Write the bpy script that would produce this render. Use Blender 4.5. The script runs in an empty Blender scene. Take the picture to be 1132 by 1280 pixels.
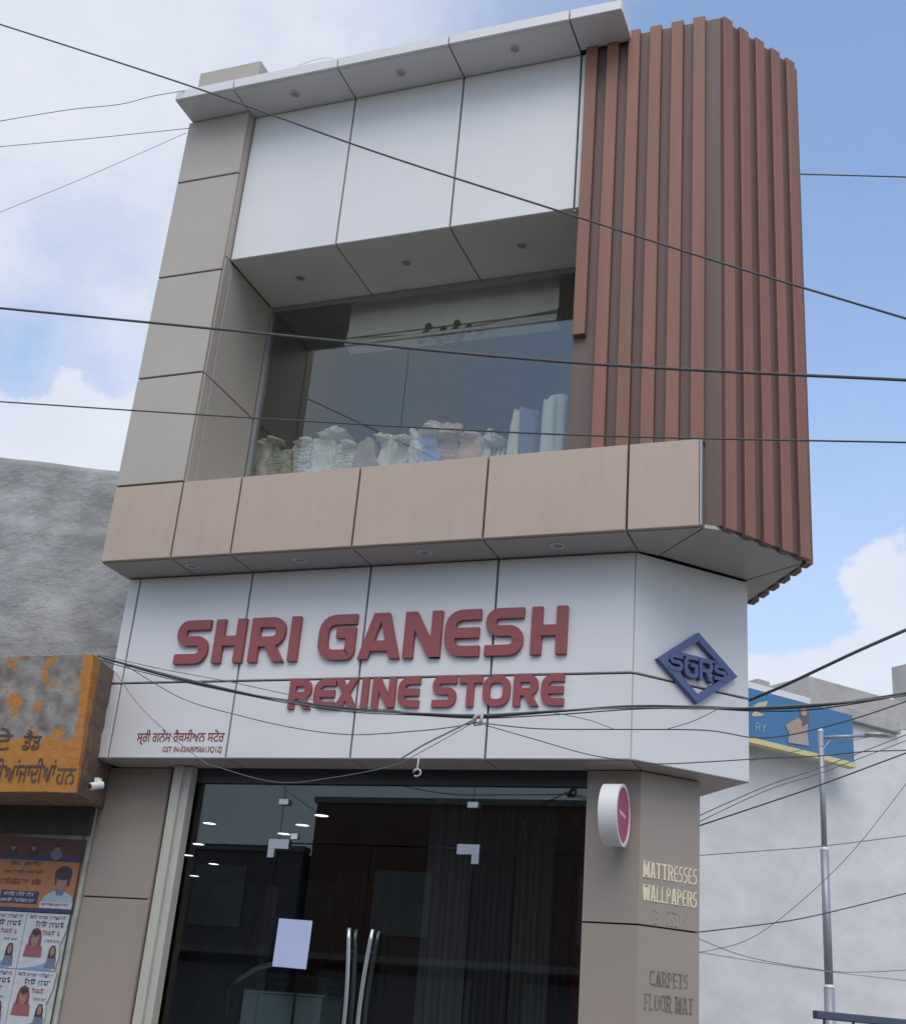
import bpy, math, random
from mathutils import Vector, Matrix, noise as mnoise
random.seed(7)
scene = bpy.context.scene
COL = scene.collection

# ------------------------------------------------------------------ camera
CAM = Vector((6.25676871, -7.98474333, 1.5))
RT = Vector((0.9368862170, 0.3403940723, 0.0798504350))      # right
DN = Vector((-0.0644122151, 0.3925120671, -0.9174886069))    # down
FW = Vector((-0.3436499424, 0.8544390866, 0.3896646819))     # forward
FPX = 1582.542
cd = bpy.data.cameras.new('camera')
cam = bpy.data.objects.new('camera', cd); COL.objects.link(cam)
cam.matrix_world = Matrix(((RT.x, -DN.x, -FW.x, CAM.x), (RT.y, -DN.y, -FW.y, CAM.y), (RT.z, -DN.z, -FW.z, CAM.z), (0, 0, 0, 1)))
cd.sensor_fit = 'HORIZONTAL'; cd.sensor_width = 36.0; cd.lens = FPX / 1132 * 36.0
cd.clip_start = 0.05; cd.clip_end = 3000
scene.camera = cam

# ------------------------------------------------------------------ sky, sun, exposure
SUN_EL, SUN_AZ = math.radians(52), math.radians(160)          # high behind the photographer's right shoulder, veiled
w = bpy.data.worlds.new('World'); scene.world = w; w.use_nodes = True
nt = w.node_tree; nt.nodes.clear()
def N(t, **kw):
    n = nt.nodes.new(t)
    for k, v in kw.items(): setattr(n, k, v)
    return n
def L(a, b): nt.links.new(a, b)
out = N('ShaderNodeOutputWorld'); bg = N('ShaderNodeBackground'); bg.inputs['Strength'].default_value = 0.1
sky = N('ShaderNodeTexSky', sky_type='NISHITA'); sky.sun_disc = False
sky.sun_elevation = SUN_EL; sky.sun_rotation = SUN_AZ; sky.dust_density = 0.7; sky.air_density = 1.0; sky.ozone_density = 2.0
tc = N('ShaderNodeTexCoord')
def math_(op, a, b=None, clamp=False):
    n = N('ShaderNodeMath', operation=op); n.use_clamp = clamp
    for i, v in enumerate((a, b)):
        if v is None: continue
        if isinstance(v, (int, float)): n.inputs[i].default_value = v
        else: L(v, n.inputs[i])
    return n.outputs[0]
def ramp(v, a, b):
    n = N('ShaderNodeMapRange'); n.interpolation_type = 'SMOOTHSTEP'
    L(v, n.inputs[0]); n.inputs[1].default_value = a; n.inputs[2].default_value = b
    return n.outputs[0]
nz = N('ShaderNodeTexNoise'); nz.inputs['Scale'].default_value = 2.3; nz.inputs['Detail'].default_value = 8; nz.inputs['Roughness'].default_value = 0.58
L(tc.outputs['Generated'], nz.inputs['Vector'])
nf = N('ShaderNodeTexNoise'); nf.inputs['Scale'].default_value = 9.0; nf.inputs['Detail'].default_value = 7; nf.inputs['Roughness'].default_value = 0.6
L(tc.outputs['Generated'], nf.inputs['Vector'])
def ray(x, y): return (RT * ((x - 566) / FPX) + DN * ((y - 640) / FPX) + FW)
def lobe(px, py, r0, r1):
    """closeness to a cloud bank's centre, edge broken by the fine noise"""
    d = ray(px, py).normalized()
    dp = N('ShaderNodeVectorMath', operation='DOT_PRODUCT'); L(tc.outputs['Generated'], dp.inputs[0]); dp.inputs[1].default_value = d
    ang = math_('ARCCOSINE', dp.outputs['Value'])
    ang = math_('ADD', ang, math_('MULTIPLY', math_('SUBTRACT', nf.outputs[0], 0.5), -0.22))
    return ramp(ang, r1, r0)
cloud = ramp(nz.outputs[0], 0.33, 0.62)            # mostly overcast, with one broad blue gap to the right
gap = lobe(1150, 330, 0.20, 0.50)
cloud = math_('MULTIPLY', cloud, math_('SUBTRACT', 1.0, math_('MULTIPLY', gap, 0.93)))
haze_bank = lobe(120, -60, 0.10, 0.46)
bank = haze_bank
for a in ((60, 545, 0.050, 0.075), (-60, 560, 0.06, 0.10), (1175, 760, 0.060, 0.085), (1050, 850, 0.045, 0.075), (960, 880, 0.05, 0.075)):
    bank = math_('MAXIMUM', bank, lobe(*a))
cov = math_('MAXIMUM', math_('MULTIPLY', cloud, 0.9), math_('MULTIPLY', bank, 0.92))
sz = N('ShaderNodeSeparateXYZ'); L(tc.outputs['Generated'], sz.inputs[0])
cov = math_('MAXIMUM', cov, math_('ADD', 0.14, math_('MULTIPLY', ramp(sz.outputs['Z'], 0.62, 0.12), 0.42)))   # air thickens towards the horizon all round
cc = N('ShaderNodeMix', data_type='RGBA')
L(nf.outputs[0], cc.inputs['Factor']); cc.inputs['A'].default_value = (4.35, 4.6, 5.3, 1); cc.inputs['B'].default_value = (5.7, 5.85, 6.25, 1)
mix = N('ShaderNodeMix', data_type='RGBA'); L(cov, mix.inputs['Factor'])
sk = N('ShaderNodeVectorMath', operation='MULTIPLY'); L(sky.outputs[0], sk.inputs[0]); sk.inputs[1].default_value = (1.36, 1.52, 1.62)
L(sk.outputs[0], mix.inputs['A']); L(cc.outputs['Result'], mix.inputs['B'])
L(mix.outputs['Result'], bg.inputs['Color']); L(bg.outputs[0], out.inputs[0])

sl = bpy.data.lights.new('sun', 'SUN'); sl.energy = 1.2; sl.angle = math.radians(45); sl.color = (1.0, 0.93, 0.84)
so = bpy.data.objects.new('sun', sl); COL.objects.link(so)
sd = Vector((math.sin(SUN_AZ) * math.cos(SUN_EL), math.cos(SUN_AZ) * math.cos(SUN_EL), math.sin(SUN_EL)))
so.rotation_euler = sd.to_track_quat('Z', 'Y').to_euler(); so.location = (0, 0, 40)
scene.view_settings.view_transform = 'Standard'; scene.view_settings.look = 'None'
scene.view_settings.exposure = 0.66; scene.view_settings.gamma = 1.0; scene.view_settings.use_curve_mapping = False

# ------------------------------------------------------------------ helpers
def onP(x, y, P, n): d = ray(x, y); return CAM + d * ((Vector(P) - CAM).dot(n) / d.dot(n))
def onY(x, y, Y): d = ray(x, y); return CAM + d * ((Y - CAM.y) / d.y)
def onZ(x, y, Z): d = ray(x, y); return CAM + d * ((Z - CAM.z) / d.z)
def onD(x, y, D): return CAM + ray(x, y) * D
def V(*a): return Vector(a)
WPOS = {}
def props(o, label=None, cat=None, group=None, kind=None):
    if label: o['label'] = label
    if cat: o['category'] = cat
    if group: o['group'] = group
    if kind: o['kind'] = kind
    return o
def thing(name, loc, label, cat, group=None):
    o = bpy.data.objects.new(name, None); COL.objects.link(o); o.location = loc
    o.empty_display_size = 0.2; WPOS[o] = Vector(loc)
    return props(o, label, cat, group)
def link(name, me, mat, parent, centre):
    o = bpy.data.objects.new(name, me); COL.objects.link(o)
    if mat and not me.materials: me.materials.append(mat)
    o.location = centre; WPOS[o] = Vector(centre)
    if parent is not None:
        o.parent = parent; o.location = Vector(centre) - WPOS[parent]
    return o
class MB:
    def __init__(s): s.v = []; s.f = []
    def add(s, vs, fs):
        b = len(s.v); s.v += [Vector(p) for p in vs]; s.f += [tuple(i + b for i in f) for f in fs]; return s
    def box(s, a, b):
        (x0, y0, z0), (x1, y1, z1) = a, b
        return s.add([(x0,y0,z0),(x1,y0,z0),(x1,y1,z0),(x0,y1,z0),(x0,y0,z1),(x1,y0,z1),(x1,y1,z1),(x0,y1,z1)],
                     [(0,3,2,1),(4,5,6,7),(0,1,5,4),(1,2,6,5),(2,3,7,6),(3,0,4,7)])
    def obox(s, o, u, v, n, bev=0.0):
        """box from corner o along edge vectors u, v, n; the n end (front) gets a small bevel"""
        o, u, v, n = Vector(o), Vector(u), Vector(v), Vector(n)
        if bev <= 0:
            p = [o, o+u, o+u+v, o+v]; q = [a+n for a in p]
            return s.add(p+q, [(0,3,2,1),(4,5,6,7),(0,1,5,4),(1,2,6,5),(2,3,7,6),(3,0,4,7)])
        ub, vb, nb = u.normalized()*bev, v.normalized()*bev, n.normalized()*bev
        p = [o, o+u, o+u+v, o+v]; m = [a+n-nb for a in p]
        q = [o+ub+vb+n, o+u-ub+vb+n, o+u-ub+v-vb+n, o+ub+v-vb+n]
        fs = [(0,3,2,1),(8,9,10,11)]
        for i in range(4):
            j = (i+1) % 4; fs += [(i,j,4+j,4+i),(4+i,4+j,8+j,8+i)]
        return s.add(p+m+q, fs)
    def prism(s, poly, z0, z1):
        n = len(poly); a = sum(poly[i][0]*poly[(i+1)%n][1]-poly[(i+1)%n][0]*poly[i][1] for i in range(n))
        if a < 0: poly = poly[::-1]
        vs = [(x, y, z0) for x, y in poly] + [(x, y, z1) for x, y in poly]
        return s.add(vs, [tuple(range(n-1,-1,-1)), tuple(range(n,2*n))] + [(i,(i+1)%n,n+(i+1)%n,n+i) for i in range(n)])
    def tube(s, pts, r, seg=8, cap=True):
        pts = [Vector(p) for p in pts]; n = len(pts); rs = r if isinstance(r, (list, tuple)) else [r]*n
        vs = []; up = None
        for i, p in enumerate(pts):
            t = (pts[min(i+1,n-1)] - pts[max(i-1,0)]).normalized()
            if up is None: up = V(0,0,1) if abs(t.z) < 0.9 else V(1,0,0)
            a = t.cross(up).normalized(); b = a.cross(t).normalized(); up = b
            for k in range(seg):
                g = 2*math.pi*k/seg; vs.append(p + (a*math.cos(g) + b*math.sin(g))*rs[i])
        fs = [(i*seg+k, i*seg+(k+1)%seg, (i+1)*seg+(k+1)%seg, (i+1)*seg+k) for i in range(n-1) for k in range(seg)]
        if cap: fs += [tuple(range(seg-1,-1,-1)), tuple(range((n-1)*seg, n*seg))]
        return s.add(vs, fs)
    def disc(s, c, n, r, th, seg=20, rx=None):
        n = Vector(n).normalized(); up = V(0,0,1) if abs(n.z) < 0.9 else V(0,1,0)
        a = up.cross(n).normalized(); b = n.cross(a).normalized(); c = Vector(c)
        ring = [c + a*(rx or r)*math.cos(2*math.pi*k/seg) + b*r*math.sin(2*math.pi*k/seg) for k in range(seg)]
        vs = ring + [p + n*th for p in ring]
        return s.add(vs, [tuple(range(seg-1,-1,-1)), tuple(range(seg,2*seg))] + [(k,(k+1)%seg,seg+(k+1)%seg,seg+k) for k in range(seg)])
    def ring(s, c, n, r0, r1, th, seg=24):
        n = Vector(n).normalized(); up = V(0,0,1) if abs(n.z) < 0.9 else V(0,1,0)
        a = up.cross(n).normalized(); b = n.cross(a).normalized(); c = Vector(c); vs = []
        for r, h in ((r0,0),(r1,0),(r1,th),(r0,th)):
            vs += [c + (a*math.cos(2*math.pi*k/seg) + b*math.sin(2*math.pi*k/seg))*r + n*h for k in range(seg)]
        return s.add(vs, [(q*seg+k, q*seg+(k+1)%seg, ((q+1)%4)*seg+(k+1)%seg, ((q+1)%4)*seg+k) for q in range(4) for k in range(seg)])
    def build(s, name, mat, parent=None, smooth=False, origin=None):
        xs = [p.x for p in s.v]; ys = [p.y for p in s.v]; zs = [p.z for p in s.v]
        c = Vector(origin) if origin is not None else V((min(xs)+max(xs))/2, (min(ys)+max(ys))/2, (min(zs)+max(zs))/2)
        me = bpy.data.meshes.new(name); me.from_pydata([p - c for p in s.v], [], s.f); me.validate()
        import bmesh
        bm = bmesh.new(); bm.from_mesh(me); bmesh.ops.recalc_face_normals(bm, faces=bm.faces); bm.to_mesh(me); bm.free()
        if smooth: me.polygons.foreach_set('use_smooth', [True]*len(me.polygons))
        return link(name, me, mat, parent, c)

# ------------------------------------------------------------------ materials
MATS = {}
def mat(name, col, rough=0.5, metal=0.0, var=0.08, vscale=3.0, vstretch=(1,1,1), bump=0.0, bscale=40.0, col2=None, lo=0.4, hi=0.6, detail=6, spec=0.5, bstretch=(1,1,1), streak=0.0):
    if name in MATS: return MATS[name]
    m = bpy.data.materials.new(name); m.use_nodes = True; t = m.node_tree; p = t.nodes['Principled BSDF']
    p.inputs['Roughness'].default_value = rough; p.inputs['Metallic'].default_value = metal; p.inputs['Specular IOR Level'].default_value = spec
    g = t.nodes.new('ShaderNodeNewGeometry')
    def nz(scale, st, det=detail, rg=0.55):
        mp = t.nodes.new('ShaderNodeMapping'); mp.inputs['Scale'].default_value = st; t.links.new(g.outputs['Position'], mp.inputs['Vector'])
        n = t.nodes.new('ShaderNodeTexNoise'); n.inputs['Scale'].default_value = scale; n.inputs['Detail'].default_value = det; n.inputs['Roughness'].default_value = rg
        t.links.new(mp.outputs[0], n.inputs['Vector']); return n.outputs[0]
    n = nz(vscale, vstretch)
    r = t.nodes.new('ShaderNodeValToRGB'); r.color_ramp.elements[0].position = lo - 0.12; r.color_ramp.elements[1].position = hi + 0.12
    c2 = col2 or tuple(c*(1+var) for c in col)
    r.color_ramp.elements[0].color = (*[c*(1-var) for c in col], 1); r.color_ramp.elements[1].color = (*c2, 1)
    t.links.new(n, r.inputs[0]); last = r.outputs[0]
    if streak > 0:
        s2 = nz(1.0, (9, 9, 1.1), 7, 0.7); mr = t.nodes.new('ShaderNodeMapRange'); t.links.new(s2, mr.inputs[0])
        mr.inputs[1].default_value = 0.50; mr.inputs[2].default_value = 0.78; mr.inputs[3].default_value = 1.0; mr.inputs[4].default_value = 1.0 - streak
        mx = t.nodes.new('ShaderNodeVectorMath'); mx.operation = 'SCALE'; t.links.new(last, mx.inputs[0]); t.links.new(mr.outputs[0], mx.inputs['Scale']); last = mx.outputs[0]
    t.links.new(last, p.inputs['Base Color'])
    if bump > 0:
        b = t.nodes.new('ShaderNodeBump'); b.inputs['Strength'].default_value = bump; b.inputs['Distance'].default_value = 0.02
        t.links.new(nz(bscale, bstretch, 5), b.inputs['Height']); t.links.new(b.outputs[0], p.inputs['Normal'])
    MATS[name] = m; return m
def glass(name, tint, ior, rough=0.0):
    m = bpy.data.materials.new(name); m.use_nodes = True; t = m.node_tree; t.nodes.clear()
    o = t.nodes.new('ShaderNodeOutputMaterial'); mx = t.nodes.new('ShaderNodeMixShader'); tr = t.nodes.new('ShaderNodeBsdfTransparent'); gl = t.nodes.new('ShaderNodeBsdfGlossy')
    ge = t.nodes.new('ShaderNodeNewGeometry'); dp = t.nodes.new('ShaderNodeVectorMath'); dp.operation = 'DOT_PRODUCT'
    t.links.new(ge.outputs['Incoming'], dp.inputs[0]); t.links.new(ge.outputs['Normal'], dp.inputs[1])
    def mth(op, a, b=0.0):
        n = t.nodes.new('ShaderNodeMath'); n.operation = op
        for i, q in enumerate((a, b)):
            if isinstance(q, (int, float)): n.inputs[i].default_value = q
            else: t.links.new(q, n.inputs[i])
        return n
    f0 = ((ior-1)/(ior+1))**2                       # the same Fresnel curve on both faces of the pane
    p5 = mth('POWER', mth('SUBTRACT', 1.0, mth('ABSOLUTE', dp.outputs['Value']).outputs[0]).outputs[0], 5.0)
    fr = mth('ADD', mth('MULTIPLY', p5.outputs[0], 1-f0).outputs[0], f0)
    tr.inputs['Color'].default_value = (*tint, 1); gl.inputs['Roughness'].default_value = rough; gl.inputs['Color'].default_value = (1.0, 0.985, 0.91, 1)
    t.links.new(fr.outputs[0], mx.inputs[0]); t.links.new(tr.outputs[0], mx.inputs[1]); t.links.new(gl.outputs[0], mx.inputs[2]); t.links.new(mx.outputs[0], o.inputs[0])
    return m
def emit(name, col, s):
    m = bpy.data.materials.new(name); m.use_nodes = True; p = m.node_tree.nodes['Principled BSDF']
    p.inputs['Base Color'].default_value = (*col, 1); p.inputs['Emission Color'].default_value = (*col, 1); p.inputs['Emission Strength'].default_value = s
    return m

M_WHITE = mat('white_aluminium_panel', (0.66, 0.66, 0.665), 0.38, var=0.03, vscale=1.2, bump=0.02, bscale=3.0, streak=0.012)
M_BEIGE = mat('beige_aluminium_panel', (0.435, 0.335, 0.27), 0.42, var=0.05, vscale=1.5, bump=0.03, bscale=3.0, streak=0.09)
M_PEWTER = mat('champagne_aluminium_panel', (0.40, 0.365, 0.32), 0.42, var=0.04, vscale=1.3, bump=0.02, bscale=3.0, streak=0.02)
M_BROWN = mat('taupe_aluminium_panel', (0.31, 0.265, 0.225), 0.36, var=0.04, vscale=1.2, bump=0.02, bscale=3.0, streak=0.015)
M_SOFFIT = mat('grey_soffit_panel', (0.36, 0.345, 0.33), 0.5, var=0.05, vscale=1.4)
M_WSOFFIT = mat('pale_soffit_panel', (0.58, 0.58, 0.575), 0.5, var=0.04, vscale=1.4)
M_JOINT = mat('black_joint_sealant', (0.035, 0.033, 0.03), 0.7)
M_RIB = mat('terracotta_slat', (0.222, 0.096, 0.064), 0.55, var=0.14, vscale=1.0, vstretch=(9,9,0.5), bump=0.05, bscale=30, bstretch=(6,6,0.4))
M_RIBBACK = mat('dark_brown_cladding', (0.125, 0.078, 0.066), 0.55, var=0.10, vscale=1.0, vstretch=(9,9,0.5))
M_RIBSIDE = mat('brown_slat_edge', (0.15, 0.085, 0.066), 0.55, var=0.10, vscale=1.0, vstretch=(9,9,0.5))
M_RED = mat('dull_red_acrylic', (0.265, 0.062, 0.066), 0.42, var=0.06, vscale=2)
M_REDPRINT = mat('red_vinyl', (0.24, 0.045, 0.045), 0.5, var=0.1, vscale=30)
M_BLUE = mat('navy_acrylic', (0.075, 0.108, 0.235), 0.42, var=0.06, vscale=3)
M_CREAMTXT = mat('cream_gold_vinyl', (0.72, 0.64, 0.44), 0.4, var=0.12, vscale=25)
M_DARKTXT = mat('worn_dark_vinyl', (0.13, 0.105, 0.085), 0.5, var=0.35, vscale=30, col2=(0.27, 0.225, 0.19))
M_GHOST = mat('faded_adhesive_print', (0.345, 0.295, 0.245), 0.5, var=0.1, vscale=30)
M_PLASTER = mat('rough_grey_plaster', (0.29, 0.295, 0.295), 0.95, var=0.22, vscale=2.6, vstretch=(0.9,1,1.5), bump=0.9, bscale=11, bstretch=(1,1,1.7), col2=(0.43, 0.43, 0.425), spec=0.15)
M_WALLW = mat('whitewashed_plaster', (0.61, 0.61, 0.615), 0.9, var=0.09, vscale=1.3, vstretch=(1,1,1.8), bump=0.8, bscale=2.6, spec=0.2, streak=0.02)
M_CONC = mat('raw_concrete', (0.38, 0.37, 0.355), 0.9, var=0.14, vscale=2.5, bump=0.3, bscale=14, spec=0.2)
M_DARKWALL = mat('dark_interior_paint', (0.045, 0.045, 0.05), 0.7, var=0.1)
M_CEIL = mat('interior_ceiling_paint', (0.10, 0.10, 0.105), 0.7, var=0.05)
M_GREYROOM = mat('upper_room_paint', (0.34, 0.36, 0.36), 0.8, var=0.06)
M_FLOOR = mat('interior_floor_tile', (0.12, 0.11, 0.10), 0.25, var=0.1)
M_STEEL = mat('brushed_steel', (0.55, 0.55, 0.56), 0.32, 1.0, var=0.05, vscale=20)
M_POST = mat('chipped_offwhite_paint', (0.50, 0.50, 0.44), 0.6, var=0.10, vscale=6, vstretch=(3,3,0.6), col2=(0.42,0.40,0.36), bump=0.15, bscale=30)
M_ALU = mat('grey_window_aluminium', (0.30, 0.31, 0.32), 0.4, 0.4, var=0.05)
M_PAPER = mat('white_paper', (0.42, 0.49, 0.70), 0.8, var=0.03, vscale=8)
M_WIRE = mat('black_cable_jacket', (0.065, 0.065, 0.07), 0.6, var=0.2, vscale=30)
M_WIREG = mat('grey_cable_jacket', (0.16, 0.16, 0.17), 0.6, var=0.2, vscale=30)
M_WIREL = mat('pale_conduit_plastic', (0.45, 0.45, 0.45), 0.6, var=0.1)
M_GALV = mat('galvanised_steel', (0.30, 0.315, 0.36), 0.45, 0.35, var=0.10, vscale=5, vstretch=(4,4,0.7))
M_WPLAST = mat('white_plastic', (0.68, 0.68, 0.66), 0.4, var=0.03)
M_PINK = mat('magenta_acrylic', (0.42, 0.045, 0.16), 0.35, var=0.05)
M_PALEPINK = mat('pale_pink_script', (0.75, 0.50, 0.62), 0.4)
M_BLACK = mat('black_plastic', (0.02, 0.02, 0.022), 0.4)
M_GLASS = glass('clear_shop_glass', (0.62, 0.66, 0.67), 1.60)
M_WGLASS = glass('reflective_window_glass', (0.92, 0.93, 0.90), 1.78)
M_ASPH = mat('asphalt', (0.13, 0.125, 0.118), 0.9, var=0.2, vscale=1.5, bump=0.4, bscale=60)
M_PAVE = mat('concrete_paving', (0.34, 0.325, 0.30), 0.9, var=0.15, vscale=2.0, bump=0.2, bscale=40)
M_EARTH = mat('dusty_ground', (0.27, 0.245, 0.21), 0.95, var=0.2, vscale=0.4)

# ------------------------------------------------------------------ ground
g = MB().add([(-900,-900,-0.01),(900,-900,-0.01),(900,900,-0.01),(-900,900,-0.01)], [(0,1,2,3)]).build('ground', M_EARTH); props(g, kind='structure')
g = MB().box((-60,-11.0,-0.2),(60,-1.6,0.0)).build('road', M_ASPH); props(g, kind='structure')
g = MB().box((-60,-1.6,-0.2),(5.6,1.2,0.12)).build('pavement', M_PAVE); props(g, kind='structure')
g = MB().box((-60,-14.0,-0.2),(60,-11.0,0.12)).build('far_pavement', M_PAVE); props(g, kind='structure')

# ------------------------------------------------------------------ the store
SIDE = V(-0.544, 0.839, 0).normalized()          # the plot's side walls run back and to the left
store = thing('store_building', (2.4, 0.7, 0.12), 'narrow three storey cloth store clad in white, beige and terracotta panels', 'store')
GAP = 0.008
def panel(parent, O, u, n, u0, u1, v0, v1, m, th=0.03, name='panel', gap=GAP, bev=0.004):
    """cladding panel on the vertical plane through O, u along, n outward; front face lies in the plane"""
    u = Vector(u).normalized(); n = Vector(n).normalized(); z = V(0,0,1); O = Vector((O[0], O[1], 0))
    o = O + u*(u0+gap) + z*(v0+gap) - n*th
    return MB().obox(o, u*(u1-u0-2*gap), z*(v1-v0-2*gap), n*th, bev).build(name, m, parent)
def hpanel(parent, poly, z, th, m, name='soffit_panel', gap=0.0):
    c = (sum(p[0] for p in poly)/len(poly), sum(p[1] for p in poly)/len(poly))
    q = []
    for x, y in poly:
        d = Vector((x-c[0], y-c[1])); d = d*(1-gap*1.4/max(d.length, .05)); q.append((c[0]+d.x, c[1]+d.y))
    return MB().prism(q, z, z+th).build(name, m, parent)
X, FY = V(1,0,0), V(0,-1,0)
S2, S3, S4, S5, S6, XP = 1.205, 2.246, 3.291, 4.35, 4.861, 0.661
ZB, ZT, Z2, Z3, Z4, ZWB, ZWT, ZCT = 4.908, 5.585, 6.609, 7.642, 8.688, 7.796, 9.397, 9.511
ZS, ZJ, YS = 3.388, 3.999, 0.384

# left pilaster: backing + four panels + inner return
pil = MB().box((0.004,0.032,ZT),(XP-0.034,0.95,ZWT)).build('pilaster', M_JOINT, store)
for a, b in ((ZT,Z2),(Z2,Z3),(Z3,Z4),(Z4,ZWT)): panel(pil, (0,0), X, FY, 0, XP, a, b, M_PEWTER)
for a, b in ((ZT,Z2),(Z2,ZWB),(ZWB, ZWT)):
    panel(pil, (XP,0.032), V(0,1,0), X, 0.0, 0.11, a, b, M_PEWTER, gap=0.004)
    if b <= ZWB: panel(pil, (XP,0.032), V(0,1,0), X, 0.11, 0.87, a, b, M_PEWTER, gap=0.006)
MB().box((0.0,0.03,ZCT+0.01),(XP,0.45,10.02)).build('parapet_block', M_PEWTER, store)
# beige band
band = MB().box((0.004,0.032,ZB+0.03),(S6-0.004,0.40,ZT-0.02)).build('band', M_JOINT, store)
bx = [0, XP, S2, S3, S4, S5, S6]
for a, b in zip(bx, bx[1:]): panel(band, (0,0), X, FY, a, b, ZB, ZT, M_BEIGE)
MB().box((S6-0.003,0.004,ZB+0.012),(S6+0.012,0.06,ZT-0.012)).build('end_cap', M_ALU, band)
MB().box((XP+0.02,0.03,ZT-0.018),(3.84,0.90,ZT-0.004)).build('sill', M_PEWTER, band)
# soffit under the band and the slat box
sof = MB().box((0.02,0.04,ZB+0.032),(S5,0.72,ZB+0.05)).build('band_soffit', M_JOINT, store)
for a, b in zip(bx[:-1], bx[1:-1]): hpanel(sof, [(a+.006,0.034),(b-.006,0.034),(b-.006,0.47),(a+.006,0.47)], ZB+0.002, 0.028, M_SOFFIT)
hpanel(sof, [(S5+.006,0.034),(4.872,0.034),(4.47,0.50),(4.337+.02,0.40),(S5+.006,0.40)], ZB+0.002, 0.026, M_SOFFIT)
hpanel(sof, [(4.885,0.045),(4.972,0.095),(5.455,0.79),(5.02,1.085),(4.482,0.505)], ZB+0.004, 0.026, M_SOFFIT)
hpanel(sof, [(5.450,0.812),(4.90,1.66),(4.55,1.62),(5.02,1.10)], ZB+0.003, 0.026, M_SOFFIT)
def downlight(parent, x, y, z, r=0.055, m=None):
    o = MB().ring((x,y,z-0.006), (0,0,1), r*0.72, r, 0.008, 20).build('downlight', m or M_WSOFFIT, parent)
    MB().disc((x,y,z-0.002), (0,0,1), r*0.70, 0.003, 16).build('lens', M_ALU, o); return o
for x, y in ((0.76,0.185),(1.724,0.19),(2.771,0.18),(3.803,0.195)): downlight(store, x, y, ZB)
# white sign fascia with chamfered corner
E, F = V(4.337,YS,0), V(5.029,1.112,0); CU = (F-E).normalized(); CN = V(CU.y,-CU.x,0); CL = (F-E).length
SU = V(-0.66,0.75,0).normalized(); SN = V(SU.y,-SU.x,0)
fas = MB().prism([(0.034,YS+.032),(E.x-.012,YS+.032),(F.x-.045,F.y+.0),(4.45,1.72),(4.2,1.72),(4.2,0.72),(0.034,0.72)], ZS+0.032, ZB).build('sign_fascia', M_JOINT, store)
sx = [0.03, 0.145, S2, S3, S4, 4.337]
for a, b in zip(sx, sx[1:]):
    panel(fas, (0,YS), X, FY, a, b, ZS, ZJ, M_WHITE); panel(fas, (0,YS), X, FY, a, b, ZJ, ZB-.002, M_WHITE)
panel(fas, E, CU, CN, 0, CL, ZS, ZJ, M_WHITE); panel(fas, E, CU, CN, 0, CL, ZJ, ZB-.002, M_WHITE)
panel(fas, F, SU, SN, 0.002, 0.75, ZS, ZJ, M_WHITE); panel(fas, F, SU, SN, 0.002, 0.75, ZJ, ZB-.002, M_WHITE)
so2 = MB().box((0.04,YS+.04,ZS+0.028),(4.2,0.70,ZS+0.033)).build('sign_soffit', M_JOINT, store)
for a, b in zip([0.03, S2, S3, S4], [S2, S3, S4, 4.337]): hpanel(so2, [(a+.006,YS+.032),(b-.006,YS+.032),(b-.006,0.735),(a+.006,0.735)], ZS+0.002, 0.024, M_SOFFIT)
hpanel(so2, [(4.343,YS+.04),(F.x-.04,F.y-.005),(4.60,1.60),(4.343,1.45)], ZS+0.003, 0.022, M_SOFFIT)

# white upper panel, cornice, window soffit
upp = MB().box((XP,0.135,ZWB+0.02),(3.885,0.30,ZWT)).build('upper_fascia', M_JOINT, store)
wx = [XP+0.002, 1.698, 2.751, 3.82, 3.885]
for a, b in zip(wx, wx[1:]): panel(upp, (0,0.102), X, FY, a, b, ZWB, ZWT, M_WHITE)
cor = MB().box((0.06,-0.278,ZWT+0.028),(4.24,0.30,ZCT-0.02)).build('cornice', M_JOINT, store)
cx = [0.03, 0.647, 1.698, 2.751, 3.82, 4.265]
for a, b in zip(cx, cx[1:]):
    panel(cor, (0,-0.308), X, FY, a, b, ZWT, ZCT, M_WHITE, gap=0.006)
    hpanel(cor, [(a+.007,-0.277),(b-.007,-0.277),(b-.007,0.30 if a < .5 else 0.12 if b < 4 else 0.055),(a+.007,0.30 if a < .5 else 0.12 if b < 4 else 0.055)], ZWT+0.001, 0.025, M_WHITE)
MB().box((4.241,-0.276,ZWT+.006),(4.263,0.05,ZCT-.006)).build('panel', M_WHITE, cor)
MB().box((0.032,-0.276,ZWT+.006),(0.055,0.30,ZCT-.006)).build('panel', M_WHITE, cor)
MB().box((0.04,-0.272,ZCT-.018),(4.255,0.30,ZCT-.002)).build('flashing', M_WSOFFIT, cor)
for x, y in ((1.18,-0.095),(2.225,-0.095),(3.287,-0.11)): downlight(store, x, y, ZWT, 0.05)
ws = MB().box((XP+.01,0.14,ZWB+.03),(3.87,0.95,ZWB+.05)).build('window_soffit', M_JOINT, store)
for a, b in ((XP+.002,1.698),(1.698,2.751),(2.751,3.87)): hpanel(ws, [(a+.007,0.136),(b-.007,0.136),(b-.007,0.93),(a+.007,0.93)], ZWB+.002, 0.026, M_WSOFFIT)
for x, y in ((1.164,0.495),(2.205,0.495),(3.266,0.485)): downlight(store, x, y, ZWB, 0.055)

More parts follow.
